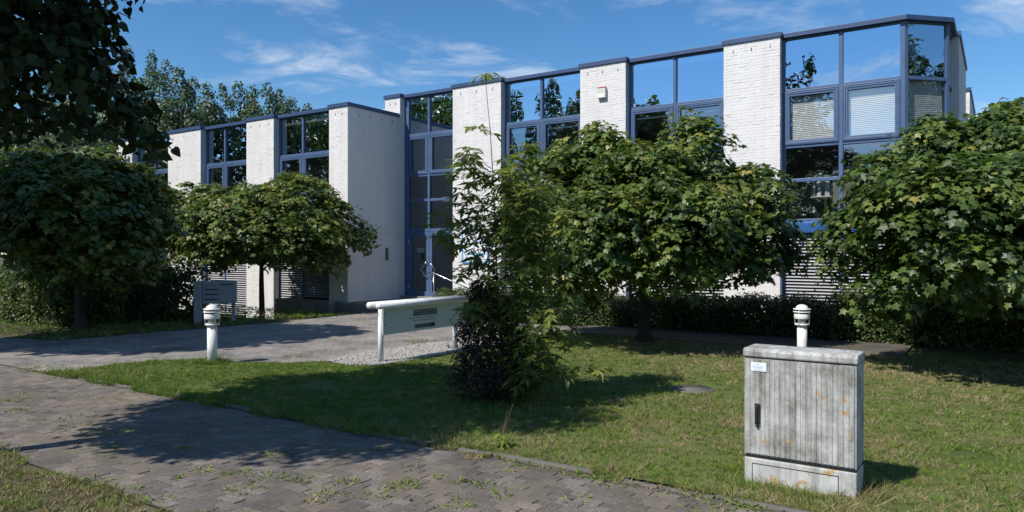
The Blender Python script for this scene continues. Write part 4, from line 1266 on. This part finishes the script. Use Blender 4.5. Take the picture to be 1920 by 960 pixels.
tree('ball_maple_tree', 'dense round maple at the right picture edge beside the corner bay', B5, l5, 56000, MAPLE, .104, 'maple_leaf', .16, 'round clipped maples', gap=.2, tiers=True, tint_sd=.14, clear=1.2, up=.55, lift=.2, tint0=.32)
B2 = (-7.87, 23.0, -.33)
l2 = ball_lobes(2.75, 2.9, 2.7, .95, 40, .72, seed=12)
l2 += [lobe_px(360, 400, 62, B2, -.4), lobe_px(320, 420, 52, B2, 0), lobe_px(560, 385, 66, B2, -.4), lobe_px(620, 420, 55, B2, 0), lobe_px(500, 400, 60, B2, -1.2), lobe_px(440, 430, 60, B2, -1.6), lobe_px(640, 450, 40, B2, .2), lobe_px(560, 450, 55, B2, -1.5), lobe_px(290, 445, 40, B2, .2), lobe_px(285, 410, 40, B2, .3), lobe_px(310, 385, 36, B2, .2), lobe_px(460, 370, 40, B2, .0), lobe_px(400, 385, 46, B2, .2), lobe_px(330, 470, 36, B2, -.6), lobe_px(400, 480, 36, B2, -1.6), lobe_px(520, 480, 34, B2, -1.8), lobe_px(610, 480, 36, B2, -.8), lobe_px(540, 345, 22, B2, 0), lobe_px(595, 350, 18, B2, 0)]
tree('ball_maple_tree', 'round maple left of the entrance, its trunk standing right of the letterbox unit', B2, l2, 29000, MAPLE, .12, 'maple_leaf', .115, 'round clipped maples', gap=.2, tiers=True, tint_sd=.17, clear=2.0, up=.55, lift=.2, tint0=.46)
B1 = (-10.27, 17.4, -.02)
l1 = ball_lobes(2.55, 1.75, 2.1, 1.35, 34, .62, seed=15)
l1 += [lobe_px(60, 350, 75, B1, -.4), lobe_px(140, 345, 65, B1, -.5), lobe_px(220, 355, 60, B1, -.2), lobe_px(255, 390, 50, B1, 0), lobe_px(10, 390, 80, B1, 0), lobe_px(120, 420, 80, B1, -1.5), lobe_px(210, 430, 70, B1, -1.2), lobe_px(140, 490, 55, B1, -1.2), lobe_px(230, 480, 52, B1, -.6), lobe_px(275, 420, 45, B1, .2), lobe_px(180, 310, 40, B1, .2), lobe_px(245, 335, 40, B1, .1), lobe_px(285, 365, 34, B1, .2), lobe_px(20, 320, 50, B1, .2), lobe_px(90, 315, 45, B1, .2)]
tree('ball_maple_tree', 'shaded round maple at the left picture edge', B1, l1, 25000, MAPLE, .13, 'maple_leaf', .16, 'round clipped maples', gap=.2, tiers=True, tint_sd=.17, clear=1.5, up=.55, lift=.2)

# poplars behind the left wing
pop = [(238, 82, 46), (196, 100, 52), (284, 92, 56), (335, 122, 50), (388, 150, 56), (447, 148, 58), (500, 150, 52), (548, 178, 60), (578, 190, 54), (150, 120, 50), (100, 100, 54), (312, 108, 60), (362, 140, 58), (418, 152, 61), (474, 154, 58), (524, 164, 57)]
PLAB = ['tallest far poplar, at the left end of the row in view', 'far poplar mostly behind the overhanging linden leaves', 'tall slender far poplar, second peak of the row', 'far poplar third from the left above the left wing',
        'far poplar fourth from the left above the left wing', 'rounded far poplar in the middle of the row above the left wing', 'broad far poplar right of the middle of the row', 'low far poplar at the right part of the row', 'last low poplar at the right end of the row',
        'far poplar hidden behind the linden', 'far poplar at the far left behind the linden', 'rear poplar between the second and third peaks of the row', 'rear poplar just right of the third peak of the row', 'rear poplar left of the rounded middle poplar', 'rear poplar right of the rounded middle poplar', 'rear poplar before the low right end of the row']
for i, (x, y, Y) in enumerate(pop):
    base = ((x - 960) / 1373 * Y, Y, -.1)
    H = 1.8 + (475 - y) / 1373 * Y
    r_ = np.random.default_rng(40 + i)
    lob = []
    wd = (2.2 + .4 * r_.random()) * Y / 55
    for k in range(24):
        f = k / 23
        zz = 2.5 + (H - 3.3) * f
        ww = wd * (1.0 - .82 * f ** 2.3)
        a = r_.uniform(0, 6.28)
        s = ww * r_.uniform(.5, .75)
        lob.append([ww * .62 * math.cos(a), ww * .62 * math.sin(a), zz, s, s, s * 1.35])
    lob.append([0, 0, H - .75, .35, .35, .75])
    tree('poplar_tree', PLAB[i], base, lob, 14000, RHOMB, .225, 'poplar_leaf', .28, 'poplars behind the left wing', up=.25, gap=.08, clear=2.5, shell=(.55, 1.08), kk=.7, inner=.05, tint_sd=.25)

# looser trees and shrubs at the far left
tree('willow_tree', 'loose grey green tree behind the shaded maple at far left', (-20.5, 31, -.3), ball_lobes(4.6, 4.2, 3.0, 2.6, 30, 1.3, seed=31), 9000, RHOMB, .22, 'olive_leaf', .2, up=.2, gap=.3, clear=2, shell=(.5, 1.1), hang=.9)
# trees outside the frame that the windows mirror and that shade the left side
out_trees = [(-11.9, 12.0, 12, 2.1, 'maple_leaf'), (-13.4, 12.8, 12.5, 1.9, 'linden_leaf'), (-23, 20, 13, 3.4, 'maple_leaf'), (-27, 26, 15, 3.8, 'poplar_leaf'), (-29, 31, 15, 3.6, 'linden_leaf'), (-31, 17, 14, 3.5, 'poplar_leaf'), (-33, 23, 16, 3.6, 'poplar_leaf'),
             (34.5, -3.2, 17.5, 2.6, 'poplar_leaf'), (33.5, -7.0, 15.0, 2.4, 'poplar_leaf'), (39, -2.5, 15.5, 3.0, 'linden_leaf'), (-22.5, -8.4, 17.5, 3.3, 'linden_leaf')]
OLAB = ['tall slender tree just left of the frame shading the driveway', 'tall tree left of the frame shading the left maple', 'broad tree left of the frame mirrored in the left wing', 'tall tree left of the left wing', 'dark tree left of the left wing', 'tall tree mirrored in the left wing glass',
        'tallest tree mirrored in the left wing glass', 'tall birch like tree mirrored in the bay facet', 'slender tree mirrored in the bay facet edge', 'dark tree right behind the camera', 'dark tall tree far behind the camera, mirrored in the bay front']
for i, (x, y, H, R_, lm) in enumerate(out_trees):
    lob = ball_lobes(H * .58, R_, R_, H * .42, 30, R_ * .42, seed=60 + i) if i > 1 else ball_lobes(7.3, R_, R_, 3.0, 34, R_ * .45, seed=60 + i)
    tree('broadleaf_tree', OLAB[i], (x, y, -.1), lob, 5200, RHOMB, .34, lm, .22, 'trees around the plot', up=.3, gap=.2, clear=2.2, shell=(.6, 1.06), kk=.8, inner=.15)
for i in range(9):
    y0 = -11.5 + 3.1 * i
    x0 = -56 - 2.5 * math.sin(i * 1.7)
    H = 19.8 + 1.5 * math.sin(i * 2.3)
    lob = [[.5 * math.cos(k * 2.4), .5 * math.sin(k * 2.4), 2.5 + (H - 3.5) * k / 15, 2.1 - 1.3 * (k / 15) ** 2, 2.1 - 1.3 * (k / 15) ** 2, 1.7] for k in range(16)]
    tree('poplar_tree', ['nearest', 'second', 'third', 'fourth', 'middle', 'sixth', 'seventh', 'eighth', 'farthest'][i] + ' poplar of the mirrored row, counted from behind the camera', (x0, y0, -.1), lob, 4500, RHOMB, .42, 'poplar_leaf', .25, 'poplars mirrored in the right wing', up=.25, gap=.25, clear=2.5, shell=(.55, 1.08), kk=.7, inner=.05)

# ------------------------------------------------------------------ hedges and shrubs
def hedge(name, label, u0, u1, v0, v1, h, n, lm='hedge_leaf', size=.055, z0=0.0, wob=.08, group=None, bright=.42):
    t = thing(name, label, 'hedge', W((u0 + u1) / 2, (v0 + v1) / 2, z0), TH, group)
    lx, ly = (u1 - u0) / 2, (v1 - v0) / 2
    # pick surface points on front, back, ends and top
    areas = np.array([2 * lx * h, 2 * lx * h * .5, 2 * ly * h, 2 * ly * h, 4 * lx * ly])
    i = RNG.choice(5, n, p=areas / areas.sum())
    a, b = RNG.uniform(-1, 1, n), RNG.random(n)
    P = np.zeros((n, 3)); D = np.zeros((n, 3))
    for k, (px, py, pz, dd) in enumerate(((a * lx, -ly + 0 * a, b * h, (0, -1, 0)), (a * lx, ly + 0 * a, b * h, (0, 1, 0)), (-lx + 0 * a, a * ly, b * h, (-1, 0, 0)), (lx + 0 * a, a * ly, b * h, (1, 0, 0)), (a * lx, RNG.uniform(-1, 1, n) * ly, h + 0 * a, (0, 0, 1)))):
        s = i == k
        P[s] = np.stack([px, py, pz], -1)[s]; D[s] = dd
    hh = 1 + .10 * np.sin(P[:, 0] * 2.3) + .08 * np.sin(P[:, 0] * 5.1 + 1)
    P[:, 2] *= hh
    P += D * (lump(P, 2.4)[:, None] * wob + RNG.uniform(-.14, .05, (n, 1))) + RNG.normal(0, .02, (n, 3))
    N = D * .6 + np.array([0, 0, .45]) + RNG.normal(0, .4, (n, 3))
    T = D * .5 + np.array([0, 0, .1]) + RNG.normal(0, .6, (n, 3))
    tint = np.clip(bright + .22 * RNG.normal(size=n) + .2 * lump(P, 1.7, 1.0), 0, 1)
    link('foliage', leaf_mesh('foliage', P, N, T, size * RNG.uniform(.7, 1.3, n), OVAL, tint, M[lm]), t, kind='stuff')
    # woody inside, dark and dense
    mb = MB()
    for k in range(int(lx * 16)):
        x = random.uniform(-lx, lx); y = random.uniform(-ly * .5, ly * .5)
        mb.tube([(x, y, -.05), (x + random.uniform(-.1, .1), y + random.uniform(-.1, .1), h * .5), (x + random.uniform(-.25, .25), y + random.uniform(-.2, .2), h * .92)], [.012, .008, .004], 4)
    mb.build('stems', M['bark'], t, kind='stuff')
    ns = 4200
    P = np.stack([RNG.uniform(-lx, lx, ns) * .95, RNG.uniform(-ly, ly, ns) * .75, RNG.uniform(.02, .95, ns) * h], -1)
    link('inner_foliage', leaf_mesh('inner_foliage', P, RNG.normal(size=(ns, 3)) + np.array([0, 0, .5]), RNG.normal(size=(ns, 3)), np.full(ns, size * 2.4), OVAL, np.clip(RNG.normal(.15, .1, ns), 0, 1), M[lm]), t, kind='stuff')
    return t
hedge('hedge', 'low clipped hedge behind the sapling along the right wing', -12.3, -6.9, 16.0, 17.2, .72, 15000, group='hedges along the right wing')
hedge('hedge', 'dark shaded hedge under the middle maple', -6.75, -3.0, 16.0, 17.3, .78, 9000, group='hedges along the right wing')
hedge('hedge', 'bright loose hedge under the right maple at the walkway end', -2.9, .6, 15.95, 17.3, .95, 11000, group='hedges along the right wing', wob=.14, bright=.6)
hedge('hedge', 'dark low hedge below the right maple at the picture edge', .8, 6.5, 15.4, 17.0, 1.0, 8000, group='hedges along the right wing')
hedge('hedge', 'tall shaded hedge behind the left maple trunk', -24.5, -18.1, 10.6, 12.2, 1.45, 12000, size=.07, z0=-.03, wob=.16, group='hedges at the left')
hedge('hedge', 'bright bushy hedge at the left picture edge', -23.5, -18.9, 8.6, 10.2, 1.25, 11000, size=.075, z0=-.03, wob=.2, group='hedges at the left', bright=.66)  # lighter leaf tint puts the sunlit look of this hedge into the colour

# small box shrub by the entrance
t = thing('box_shrub', 'small bright green round shrub beside the entrance steps', 'shrub', W(-12.3, 15.5, 0), 0)
P, N, T = crown_leaves([[0, 0, .42, .5, .45, .42], [.25, .1, .6, .3, .3, .3], [-.2, 0, .62, .28, .28, .26]], 3000, up=.4, gap=.15, shell=(.7, 1.05), kk=2)
link('foliage', leaf_mesh('foliage', P, N, T, .05 * RNG.uniform(.7, 1.3, len(P)), OVAL, np.clip(RNG.normal(.55, .2, len(P)), 0, 1), M['hedge_leaf']), t, kind='stuff')
b_ = MB()
for k in range(6): b_.tube([(0, 0, -.05), (.05 * math.cos(k), .05 * math.sin(k), .2), (.3 * math.cos(k), .3 * math.sin(k), .55)], [.02, .014, .006], 5)
b_.build('stem', M['bark'], t)

# dark barberry bush at the foot of the sapling
t = thing('barberry_bush', 'dark purple brown bush at the foot of the sapling', 'bush', (-.24, 8.97, 0), 0)
lob = [[0, 0, .5, .42, .4, .5], [-.16, -.1, .3, .36, .34, .34], [.2, -.05, .38, .34, .34, .4], [-.05, .05, .95, .28, .28, .35], [-.12, 0, 1.15, .17, .17, .26], [.1, .1, .9, .25, .25, .3], [.0, .1, .25, .5, .45, .25]]
lob += [[-.3, .1, .8, .16, .16, .22], [.3, -.1, .7, .2, .2, .28], [-.2, -.2, 1.3, .1, .1, .2], [.02, .05, 1.38, .1, .1, .2]]
P, N, T = crown_leaves(lob, 11500, up=.3, gap=.35, shell=(.45, 1.2), kk=3.5, hang=-.1)
link('foliage', leaf_mesh('foliage', P, N, T, .036 * RNG.uniform(.6, 1.3, len(P)), OVAL, np.clip(RNG.normal(.4, .25, len(P)), 0, 1), M['barberry_leaf']), t, kind='stuff')
b_ = MB(); tw = []
for k in range(46):
    a = random.uniform(0, 6.28); l = random.uniform(.5, .95); el = random.uniform(.35, 1.35)
    e = (l * math.cos(a) * math.cos(el) * 1.0, l * math.sin(a) * math.cos(el), l * math.sin(el) * 1.4)
    b_.tube([(.04 * math.cos(a), .04 * math.sin(a), -.02), (e[0] * .45, e[1] * .45, e[2] * .6), e], [.008, .005, .002], 4)
    for q_ in range(9):
        f = .55 + .45 * q_ / 8
        tw.append([e[0] * f, e[1] * f, e[2] * (f * .9 + .1)])
b_.build('twig', M['bark'], t)
P = np.array(tw) + RNG.normal(0, .012, (len(tw), 3))
link('twig_leaves', leaf_mesh('twig_leaves', P, RNG.normal(size=P.shape) + np.array([0, 0, .6]), RNG.normal(size=P.shape), .034 * RNG.uniform(.7, 1.3, len(P)), OVAL, np.clip(RNG.normal(.5, .25, len(P)), 0, 1), M['barberry_leaf']), t, kind='stuff')

# ------------------------------------------------------------------ the sapling with pinnate leaves
SB = (-.06, 8.92, 0)
t = thing('sapling', 'tall thin sapling with pinnate light green leaves growing out of the dark bush', 'sapling', SB, 0)
def sp(x, y, dy=0.0):
    Y = SB[1] + dy
    return np.array([(x - 960) / 1373 * Y - SB[0], dy, 1.8 + (475 - y) / 1373 * Y])
# polylines: picture x, y, offset in depth; then leaf spacing, start fraction, droop
stems = [
    ([(945, 752, 0), (936, 600, .05), (929, 450, .08), (926, 357, .1), (919, 245, .1), (911, 157, .1), (910, 140, .1)], .16, .30, .011),
    ([(950, 752, 0), (965, 600, -.1), (970, 480, -.15), (966, 400, -.2), (975, 310, -.2), (990, 272, -.2)], .05, .15, .009),
    ([(955, 752, 0), (1000, 600, .1), (1015, 480, .15), (1018, 380, .2), (1022, 330, .2)], .05, .12, .008),
    ([(955, 752, 0), (1010, 640, -.2), (1050, 520, -.3), (1065, 430, -.35), (1062, 395, -.35)], .052, .15, .008),
    ([(960, 752, 0), (1030, 660, .1), (1060, 590, .2), (1078, 555, .25)], .05, .2, .007),
    ([(960, 752, -.05), (1020, 700, -.2), (1080, 688, -.35), (1130, 692, -.4)], .06, .25, .006),
    ([(945, 752, 0), (920, 560, -.1), (892, 450, -.15), (873, 380, -.2), (868, 330, -.2), (880, 290, -.2)], .055, .3, .007),
    ([(940, 752, 0), (912, 540, .1), (868, 470, .2), (836, 440, .25), (822, 398, .25)], .06, .35, .006),
    ([(929, 450, .08), (885, 425, .1), (852, 420, .1)], .06, .2, .005),
    ([(926, 357, .1), (898, 330, .05), (872, 302, 0), (878, 280, 0)], .06, .2, .005),
    ([(919, 252, .1), (905, 245, .12), (895, 239, .12)], .05, .75, .004),
    ([(970, 480, -.15), (1000, 430, -.3), (992, 350, -.4)], .05, .1, .006),
    ([(936, 600, .05), (980, 540, .3), (1040, 470, .4)], .05, .1, .006),
    ([(945, 640, 0), (905, 600, -.3), (880, 570, -.35)], .06, .2, .005),
    ([(955, 720, -.1), (985, 650, -.35), (1000, 560, -.4), (985, 500, -.4)], .05, .1, .006),
    ([(960, 740, 0), (1000, 690, -.4), (1030, 640, -.5)], .055, .1, .006),
    ([(930, 480, .05), (955, 420, -.1), (950, 350, -.1), (945, 320, -.1)], .055, .1, .006),
    ([(955, 752, -.1), (990, 700, -.55), (1010, 620, -.6), (1040, 580, -.6)], .05, .2, .006),
    ([(965, 600, -.1), (955, 520, -.35), (940, 440, -.4), (935, 400, -.4)], .045, .1, .006),
    ([(1000, 600, .1), (985, 480, .3), (1000, 400, .35), (1005, 350, .35)], .045, .1, .006),
    ([(1010, 640, -.2), (1060, 620, -.1), (1085, 640, -.1)], .05, .2, .005),
    ([(945, 700, .1), (905, 690, .3), (880, 650, .35)], .07, .3, .005),
    ([(929, 450, .08), (905, 400, -.05), (885, 370, -.05)], .05, .2, .005),
    ([(928, 500, .08), (890, 500, .0), (862, 520, .0)], .05, .2, .005),
    ([(926, 380, .1), (945, 330, .1), (950, 300, .1)], .05, .3, .004),
]
stem_mb = MB(); rach = MB()
LP, LN, LT, LS, LTi = [], [], [], [], []
def pinnate(base, direction, length, size, droop, tint):
    """one compound leaf: rachis with five hanging leaflets"""
    d = np.array(direction); d = d / np.linalg.norm(d)
    p1 = base + d * length * .5 + np.array([0, 0, -.10 * length])
    p2 = base + d * length + np.array([0, 0, -.45 * length * droop])
    rach.tube([tuple(base), tuple(p1), tuple(p2)], [.0022, .0018, .0014], 3, cap=False)
    side = np.cross(d, [0, 0, 1.0]); side /= max(np.linalg.norm(side), 1e-6)
    for f, s in ((.5, 1), (.5, -1), (.8, 1), (.8, -1), (1.0, 0)):
        p = base * (1 - f) + p2 * f + np.array([0, 0, .02])
        tdir = d * (.55 if s else 1.0) + side * s * .75 + np.array([0, 0, -.55 * droop - .25]) + RNG.normal(0, .18, 3)
        LP.append(p); LT.append(tdir)
        LN.append(np.array([0, 0, .8]) + d * .35 + side * s * -.25 + RNG.normal(0, .25, 3))
        LS.append(size * random.uniform(.7, 1.2) * (1.15 if s == 0 else 1.0)); LTi.append(tint + random.gauss(0, .12))
for si, (pl, gap_, start, r0) in enumerate(stems):
    pts = [sp(*p) for p in pl]
    k = len(pts)
    stem_mb.tube([tuple(p) for p in pts], [r0 * (1 - .8 * i / (k - 1)) for i in range(k)], 6)
    seg_l = [np.linalg.norm(pts[i + 1] - pts[i]) for i in range(k - 1)]
    tot = sum(seg_l)
    s = tot * start
    while s < tot:
        acc = 0
        for i in range(k - 1):
            if acc + seg_l[i] >= s:
                p = pts[i] + (pts[i + 1] - pts[i]) * ((s - acc) / seg_l[i]); break
            acc += seg_l[i]
        f = s / tot
        z = p[2]
        # the main leader is bare between 2.9 m and its tip
        if not (si == 0 and 2.75 < z < 3.95):
            for q_ in range(2):
                a = random.uniform(0, 6.28)
                pinnate(p, (math.cos(a), math.sin(a), random.uniform(.0, .7)), random.uniform(.13, .26), random.uniform(.085, .13), random.uniform(.7, 1.4), .38 + .25 * f)
        s += gap_ * random.uniform(.65, 1.4) * (.62 if z > 1.7 else 1.0)
    p = pts[-1]
    for q_ in range(5 if si != 0 else 7):
        a = q_ * 1.3 + random.random()
        pinnate(p, (math.cos(a), math.sin(a), random.uniform(-.1, .9)), random.uniform(.07, .15), random.uniform(.07, .10), 1.2, .72)
stem_mb.build('stem', M['young_bark'], t)
rach.build('leaf_stalks', M['young_bark'], t, kind='stuff')
link('foliage', leaf_mesh('foliage', np.array(LP), np.array(LN), np.array(LT), np.array(LS), LANCE, np.clip(np.array(LTi), 0, 1), M['ash_leaf']), t, kind='stuff')

# ------------------------------------------------------------------ grass and weeds
def grass_spots(n, u0, u1, v0, v1, inside):
    u = RNG.uniform(u0, u1, n); v = RNG.uniform(v0, v1, n)
    k = inside(u, v)
    u, v = u[k], v[k]
    x = u * DU[0] + v * DV[0]; y = u * DU[1] + v * DV[1]
    q3 = np.stack([x, y, 0 * x], -1)
    bare = lump(q3, 1.25, 5.0) * .6 + lump(q3, 4.1, 2.0) * .4
    ok = ((bare < .36) | (RNG.random(len(u)) < .3)) & (y > 4.2) & (np.abs(x) < .78 * y + .6)
    return u[ok], v[ok], x[ok], y[ok]

def make_grass(name, label, sets, dryness, per=9):
    """lawn of small tufts: every tuft has its own height, lean and colour"""
    Ps, Ts, Ss, Ws, tints = [], [], [], [], []
    for (n, u0, u1, v0, v1, inside, hmin, hmax, wid) in sets:
        u, v, x, y = grass_spots(n // per, u0, u1, v0, v1, inside)
        m = len(u)
        q3 = np.stack([x, y, 0 * x], -1)
        patch = lump(q3, .55, .4) * .5 + lump(q3, 1.9, 3.0) * .5
        th = (1 + .4 * patch) * np.exp(RNG.normal(0, .42, m))
        tt = dryness(u, v) + .40 * patch + .22 * lump(q3, 5.3, 1.0) + RNG.normal(0, .24, m)
        la = RNG.uniform(0, 6.28, m); ll_ = RNG.uniform(0, .7, m)
        rad = RNG.uniform(.008, .032, (m, 1)) * np.sqrt(RNG.random((m, per)))
        a = RNG.uniform(0, 6.28, (m, per))
        P = np.stack([x[:, None] + rad * np.cos(a), y[:, None] + rad * np.sin(a), np.full((m, per), .004)], -1)
        lean = RNG.uniform(.1, .9, (m, per))
        T = np.stack([np.cos(a) * lean + (ll_ * np.cos(la))[:, None], np.sin(a) * lean + (ll_ * np.sin(la))[:, None], np.ones((m, per))], -1)
        Ps.append(P.reshape(-1, 3)); Ts.append(unit(T).reshape(-1, 3))
        Ss.append((RNG.uniform(hmin, hmax, (m, per)) * th[:, None]).ravel()); Ws.append((wid * RNG.uniform(.7, 1.4, (m, per))).ravel())
        tints.append(np.clip(tt[:, None] + RNG.normal(0, .09, (m, per)), 0, 1).ravel())
    P = np.concatenate(Ps); T = np.concatenate(Ts); S = np.concatenate(Ss); Wd = np.concatenate(Ws); ti = np.concatenate(tints)
    m = len(P)
    Bv = unit(np.cross(T, RNG.normal(size=(m, 3))))
    bend = np.stack([T[:, 0], T[:, 1], 0 * S], -1) * (S * RNG.uniform(.1, .7, m))[:, None]
    V_ = np.stack([P - Bv * Wd[:, None] / 2, P + Bv * Wd[:, None] / 2, P + T * S[:, None] + bend - np.array([0, 0, 1]) * (S * .15)[:, None]], 1)
    me = fast_mesh(name, V_.reshape(-1, 3), np.arange(3 * m), np.full(m, 3), M['grass_blade'], np.repeat(ti, 3))
    o = link(name, me, kind='stuff')
    tag(o, label, 'grass')
    return o
lawn_in = lambda u, v: in_poly(u, v, LAWN) & ~((np.abs(u + 3.36) < .27) & (np.abs(v - 9.32) < .27))
def dry_lawn(u, v):
    right = np.clip((u + 8.5) / 5.0, 0, 1)
    back = np.clip((v - 9.5) / 3.0, 0, 1)
    edge = np.clip(1 - (v - 5.35) / .35, 0, 1)
    return .24 + .24 * right + .36 * right * back + .2 * edge * right
make_grass('grass', 'short patchy lawn grass between the path and the hedge, drier to the right', [
    (430000, -12.3, 8, 5.36, 9.0, lawn_in, .022, .045, .0085),
    (260000, -12.3, 10, 9.0, 14.4, lawn_in, .024, .050, .012),
    (5000, -1.85, -.70, 5.62, 6.3, lambda u, v: (u < -1.69) | (u > -.865) | (v < 5.795) | (v > 6.12), .04, .09, .006),
    (2600, -10.9, -10.5, 7.0, 7.42, lambda u, v: (np.abs(u + 10.70) < .2) & (np.abs(v - 7.21) < .2), .05, .11, .007),
    (9000, -12.3, 8, 5.4, 12, lambda u, v: lawn_in(u, v) & (lump(np.stack([u * 3.3, v * 3.3, 0 * u], -1), 1.0, 7.0) > .45), .035, .06, .007),
    (14000, -12.3, 6, 5.37, 5.55, lawn_in, .035, .065, .007),
    (16000, -11.9, -3.9, 5.2, 5.40, lambda u, v: np.sin(u * 5.3) + .7 * np.sin(u * 2.1 + 1) + (v - 5.22) * 9 > -.2, .03, .08, .007),
    (5000, -3.9, 3, 5.24, 5.40, lambda u, v: np.sin(u * 6.3) + .7 * np.sin(u * 2.7 + 1) > .35, .03, .07, .006)], dry_lawn)
make_grass('grass', 'dry short grass of the verge at the lower left corner', [
    (170000, -10, 3, 1.0, 2.98, lambda u, v: v < 2.93 + .10 * np.sin(u * 3.1) + .06 * np.sin(u * 7.7), .022, .045, .0075)], lambda u, v: .72 + .0 * u)
def bank_in(u, v): return (u < -15.9) & ~in_poly(u, v, DRIVE)
make_grass('grass', 'shaded grass beneath the left trees', [(40000, -24, -15.9, 5.4, 15.5, bank_in, .04, .08, .012)], lambda u, v: .25 + 0 * u)

# weeds growing out of the paving joints
cl = []
for (x, y, n, r) in [(100, 790, 16, .30), (150, 800, 12, .25), (60, 745, 5, .15), (170, 815, 9, .2), (380, 882, 10, .10), (455, 918, 14, .16), (440, 885, 7, .1), (615, 930, 22, .15), (650, 905, 12, .1), (765, 910, 18, .14), (770, 880, 6, .1),
                   (910, 908, 7, .1), (700, 925, 9, .14), (520, 850, 10, .15), (500, 895, 12, .16), (1085, 885, 16, .16), (1150, 905, 10, .14), (1290, 918, 14, .2), (1330, 950, 12, .2), (1080, 935, 8, .12), (250, 735, 6, .15), (320, 765, 6, .12), (135, 695, 16, .35), (210, 720, 14, .25),
                   (290, 738, 14, .2), (940, 930, 6, .1), (860, 945, 9, .12), (1040, 875, 9, .15), (240, 810, 6, .1), (565, 900, 8, .1), (30, 770, 7, .15), (80, 690, 14, .4), (560, 668, 22, .25), (600, 660, 14, .2), (790, 640, 34, .35), (770, 650, 16, .3), (830, 650, 14, .25), (975, 868, 12, .15), (1200, 905, 14, .22), (1420, 945, 10, .2)]:
    Y = 1373 * 1.8 / (y - 475); cl.append(((x - 960) / 1373 * Y, Y, n, r))
for k in range(70):
    u = random.uniform(-13, 2); v_ = 2.95 + PW * random.randint(0, 21); p = W(u, v_); cl.append((p.x, p.y, random.randint(2, 5), .04))
joint_spots = []
for k in range(3600):
    r_ = random.randint(0, 21); u = random.uniform(-13.5, 2.5); v_ = 2.95 + PW * r_
    if math.sin(u * 1.9 + r_) + math.sin(u * .7 - r_ * .6) + random.gauss(0, .7) < .9: continue
    if random.random() < .35:
        u = -15.2 + (PL / 2 if r_ % 2 else 0) + PL * round((u + 15.2) / PL); v_ += random.uniform(0, PW)
    else:
        v_ += wave(u + 15.2 - (PL / 2 if r_ % 2 else 0))
    p = W(u, v_); joint_spots.append((p.x, p.y))
for k in range(60):
    u = random.uniform(-13, 2); v_ = random.choice((random.gauss(5.27, .05), random.gauss(2.98, .06))); p = W(u, v_); cl.append((p.x, p.y, random.randint(4, 10), .09))
P, T, S, ti = [], [], [], []
for (x, y, n, r) in cl:
    dry = random.uniform(.25, .8)
    for k in range(n * 5):
        a = random.uniform(0, 6.28); rr = r * random.random() ** .6
        P.append((x + rr * math.cos(a), y + rr * math.sin(a), 0)); el = random.uniform(.25, 1.2)
        T.append((math.cos(a) * math.cos(el), math.sin(a) * math.cos(el), math.sin(el))); S.append(random.uniform(.02, .055)); ti.append(dry + random.gauss(0, .15))
for (x, y) in joint_spots:
    dry = random.uniform(.2, .95)
    for k in range(4):
        a = random.uniform(0, 6.28); el = random.uniform(.15, 1.0)
        P.append((x + random.gauss(0, .012), y + random.gauss(0, .012), -.004)); T.append((math.cos(a) * math.cos(el), math.sin(a) * math.cos(el), math.sin(el))); S.append(random.uniform(.010, .026)); ti.append(dry)
P, T = np.array(P), np.array(T)
me = leaf_mesh('weeds', P, RNG.normal(size=P.shape) * .5 + np.array([0, 0, 1]), T, np.array(S), ([(-.10, 0, 0), (.10, 0, 0), (.16, .5, 0), (0, 1, -.1), (-.16, .5, 0)], [(0, 1, 2, 3, 4)]), np.clip(np.array(ti), 0, 1), M['grass_blade'])
o = link('weeds', me, kind='stuff'); tag(o, 'small weeds and dry tufts growing in the paving joints', 'weeds')

# one tall weed at the lawn corner
t = thing('tall_weed', 'bright green tall weed with two seed stalks on the lawn edge', 'weed', (-.09, 6.72, 0), 0)
P, N, T, S = [], [], [], []
for k in range(60):
    a = random.uniform(0, 6.28); z = random.uniform(.01, .15)
    P.append((.03 * math.cos(a), .03 * math.sin(a), z)); T.append((math.cos(a), math.sin(a), random.uniform(.1, .9))); N.append((0, 0, 1)); S.append(random.uniform(.05, .11))
link('leaves', leaf_mesh('leaves', np.array(P), np.array(N, float), np.array(T), np.array(S), LANCE, np.clip(RNG.normal(.4, .12, 60), 0, 1), M['grass_blade']), t, kind='stuff')
for e in ((.05, .02, .36), (.10, .0, .42), (.02, .05, .25)):
    b_ = MB(); b_.tube([(0, 0, 0), (e[0] * .4, e[1] * .4, e[2] * .6), e], [.003, .0025, .001], 4); b_.build('stalk', M['weed_dry'], t)

# fallen leaves on the paving
P = []
for k in range(14):
    p = W(random.uniform(-12, 2), random.uniform(2.95, 5.3)); P.append((p.x, p.y, .012))
for (x, y) in ((1232, 913), (1108, 893), (940, 895), (185, 795), (200, 820), (770, 940)):
    Y = 1373 * 1.8 / (y - 475); P.append(((x - 960) / 1373 * Y, Y, .015))
P = np.array(P)
me = leaf_mesh('fallen_leaves', P, RNG.normal(0, .3, P.shape) + np.array([0, 0, 1]), RNG.normal(size=P.shape), RNG.uniform(.025, .06, len(P)), OVAL, RNG.random(len(P)), M['red_leaf'])
o = link('fallen_leaves', me, kind='stuff'); tag(o, 'scattered brown and reddish fallen leaves on the paving', 'leaves')
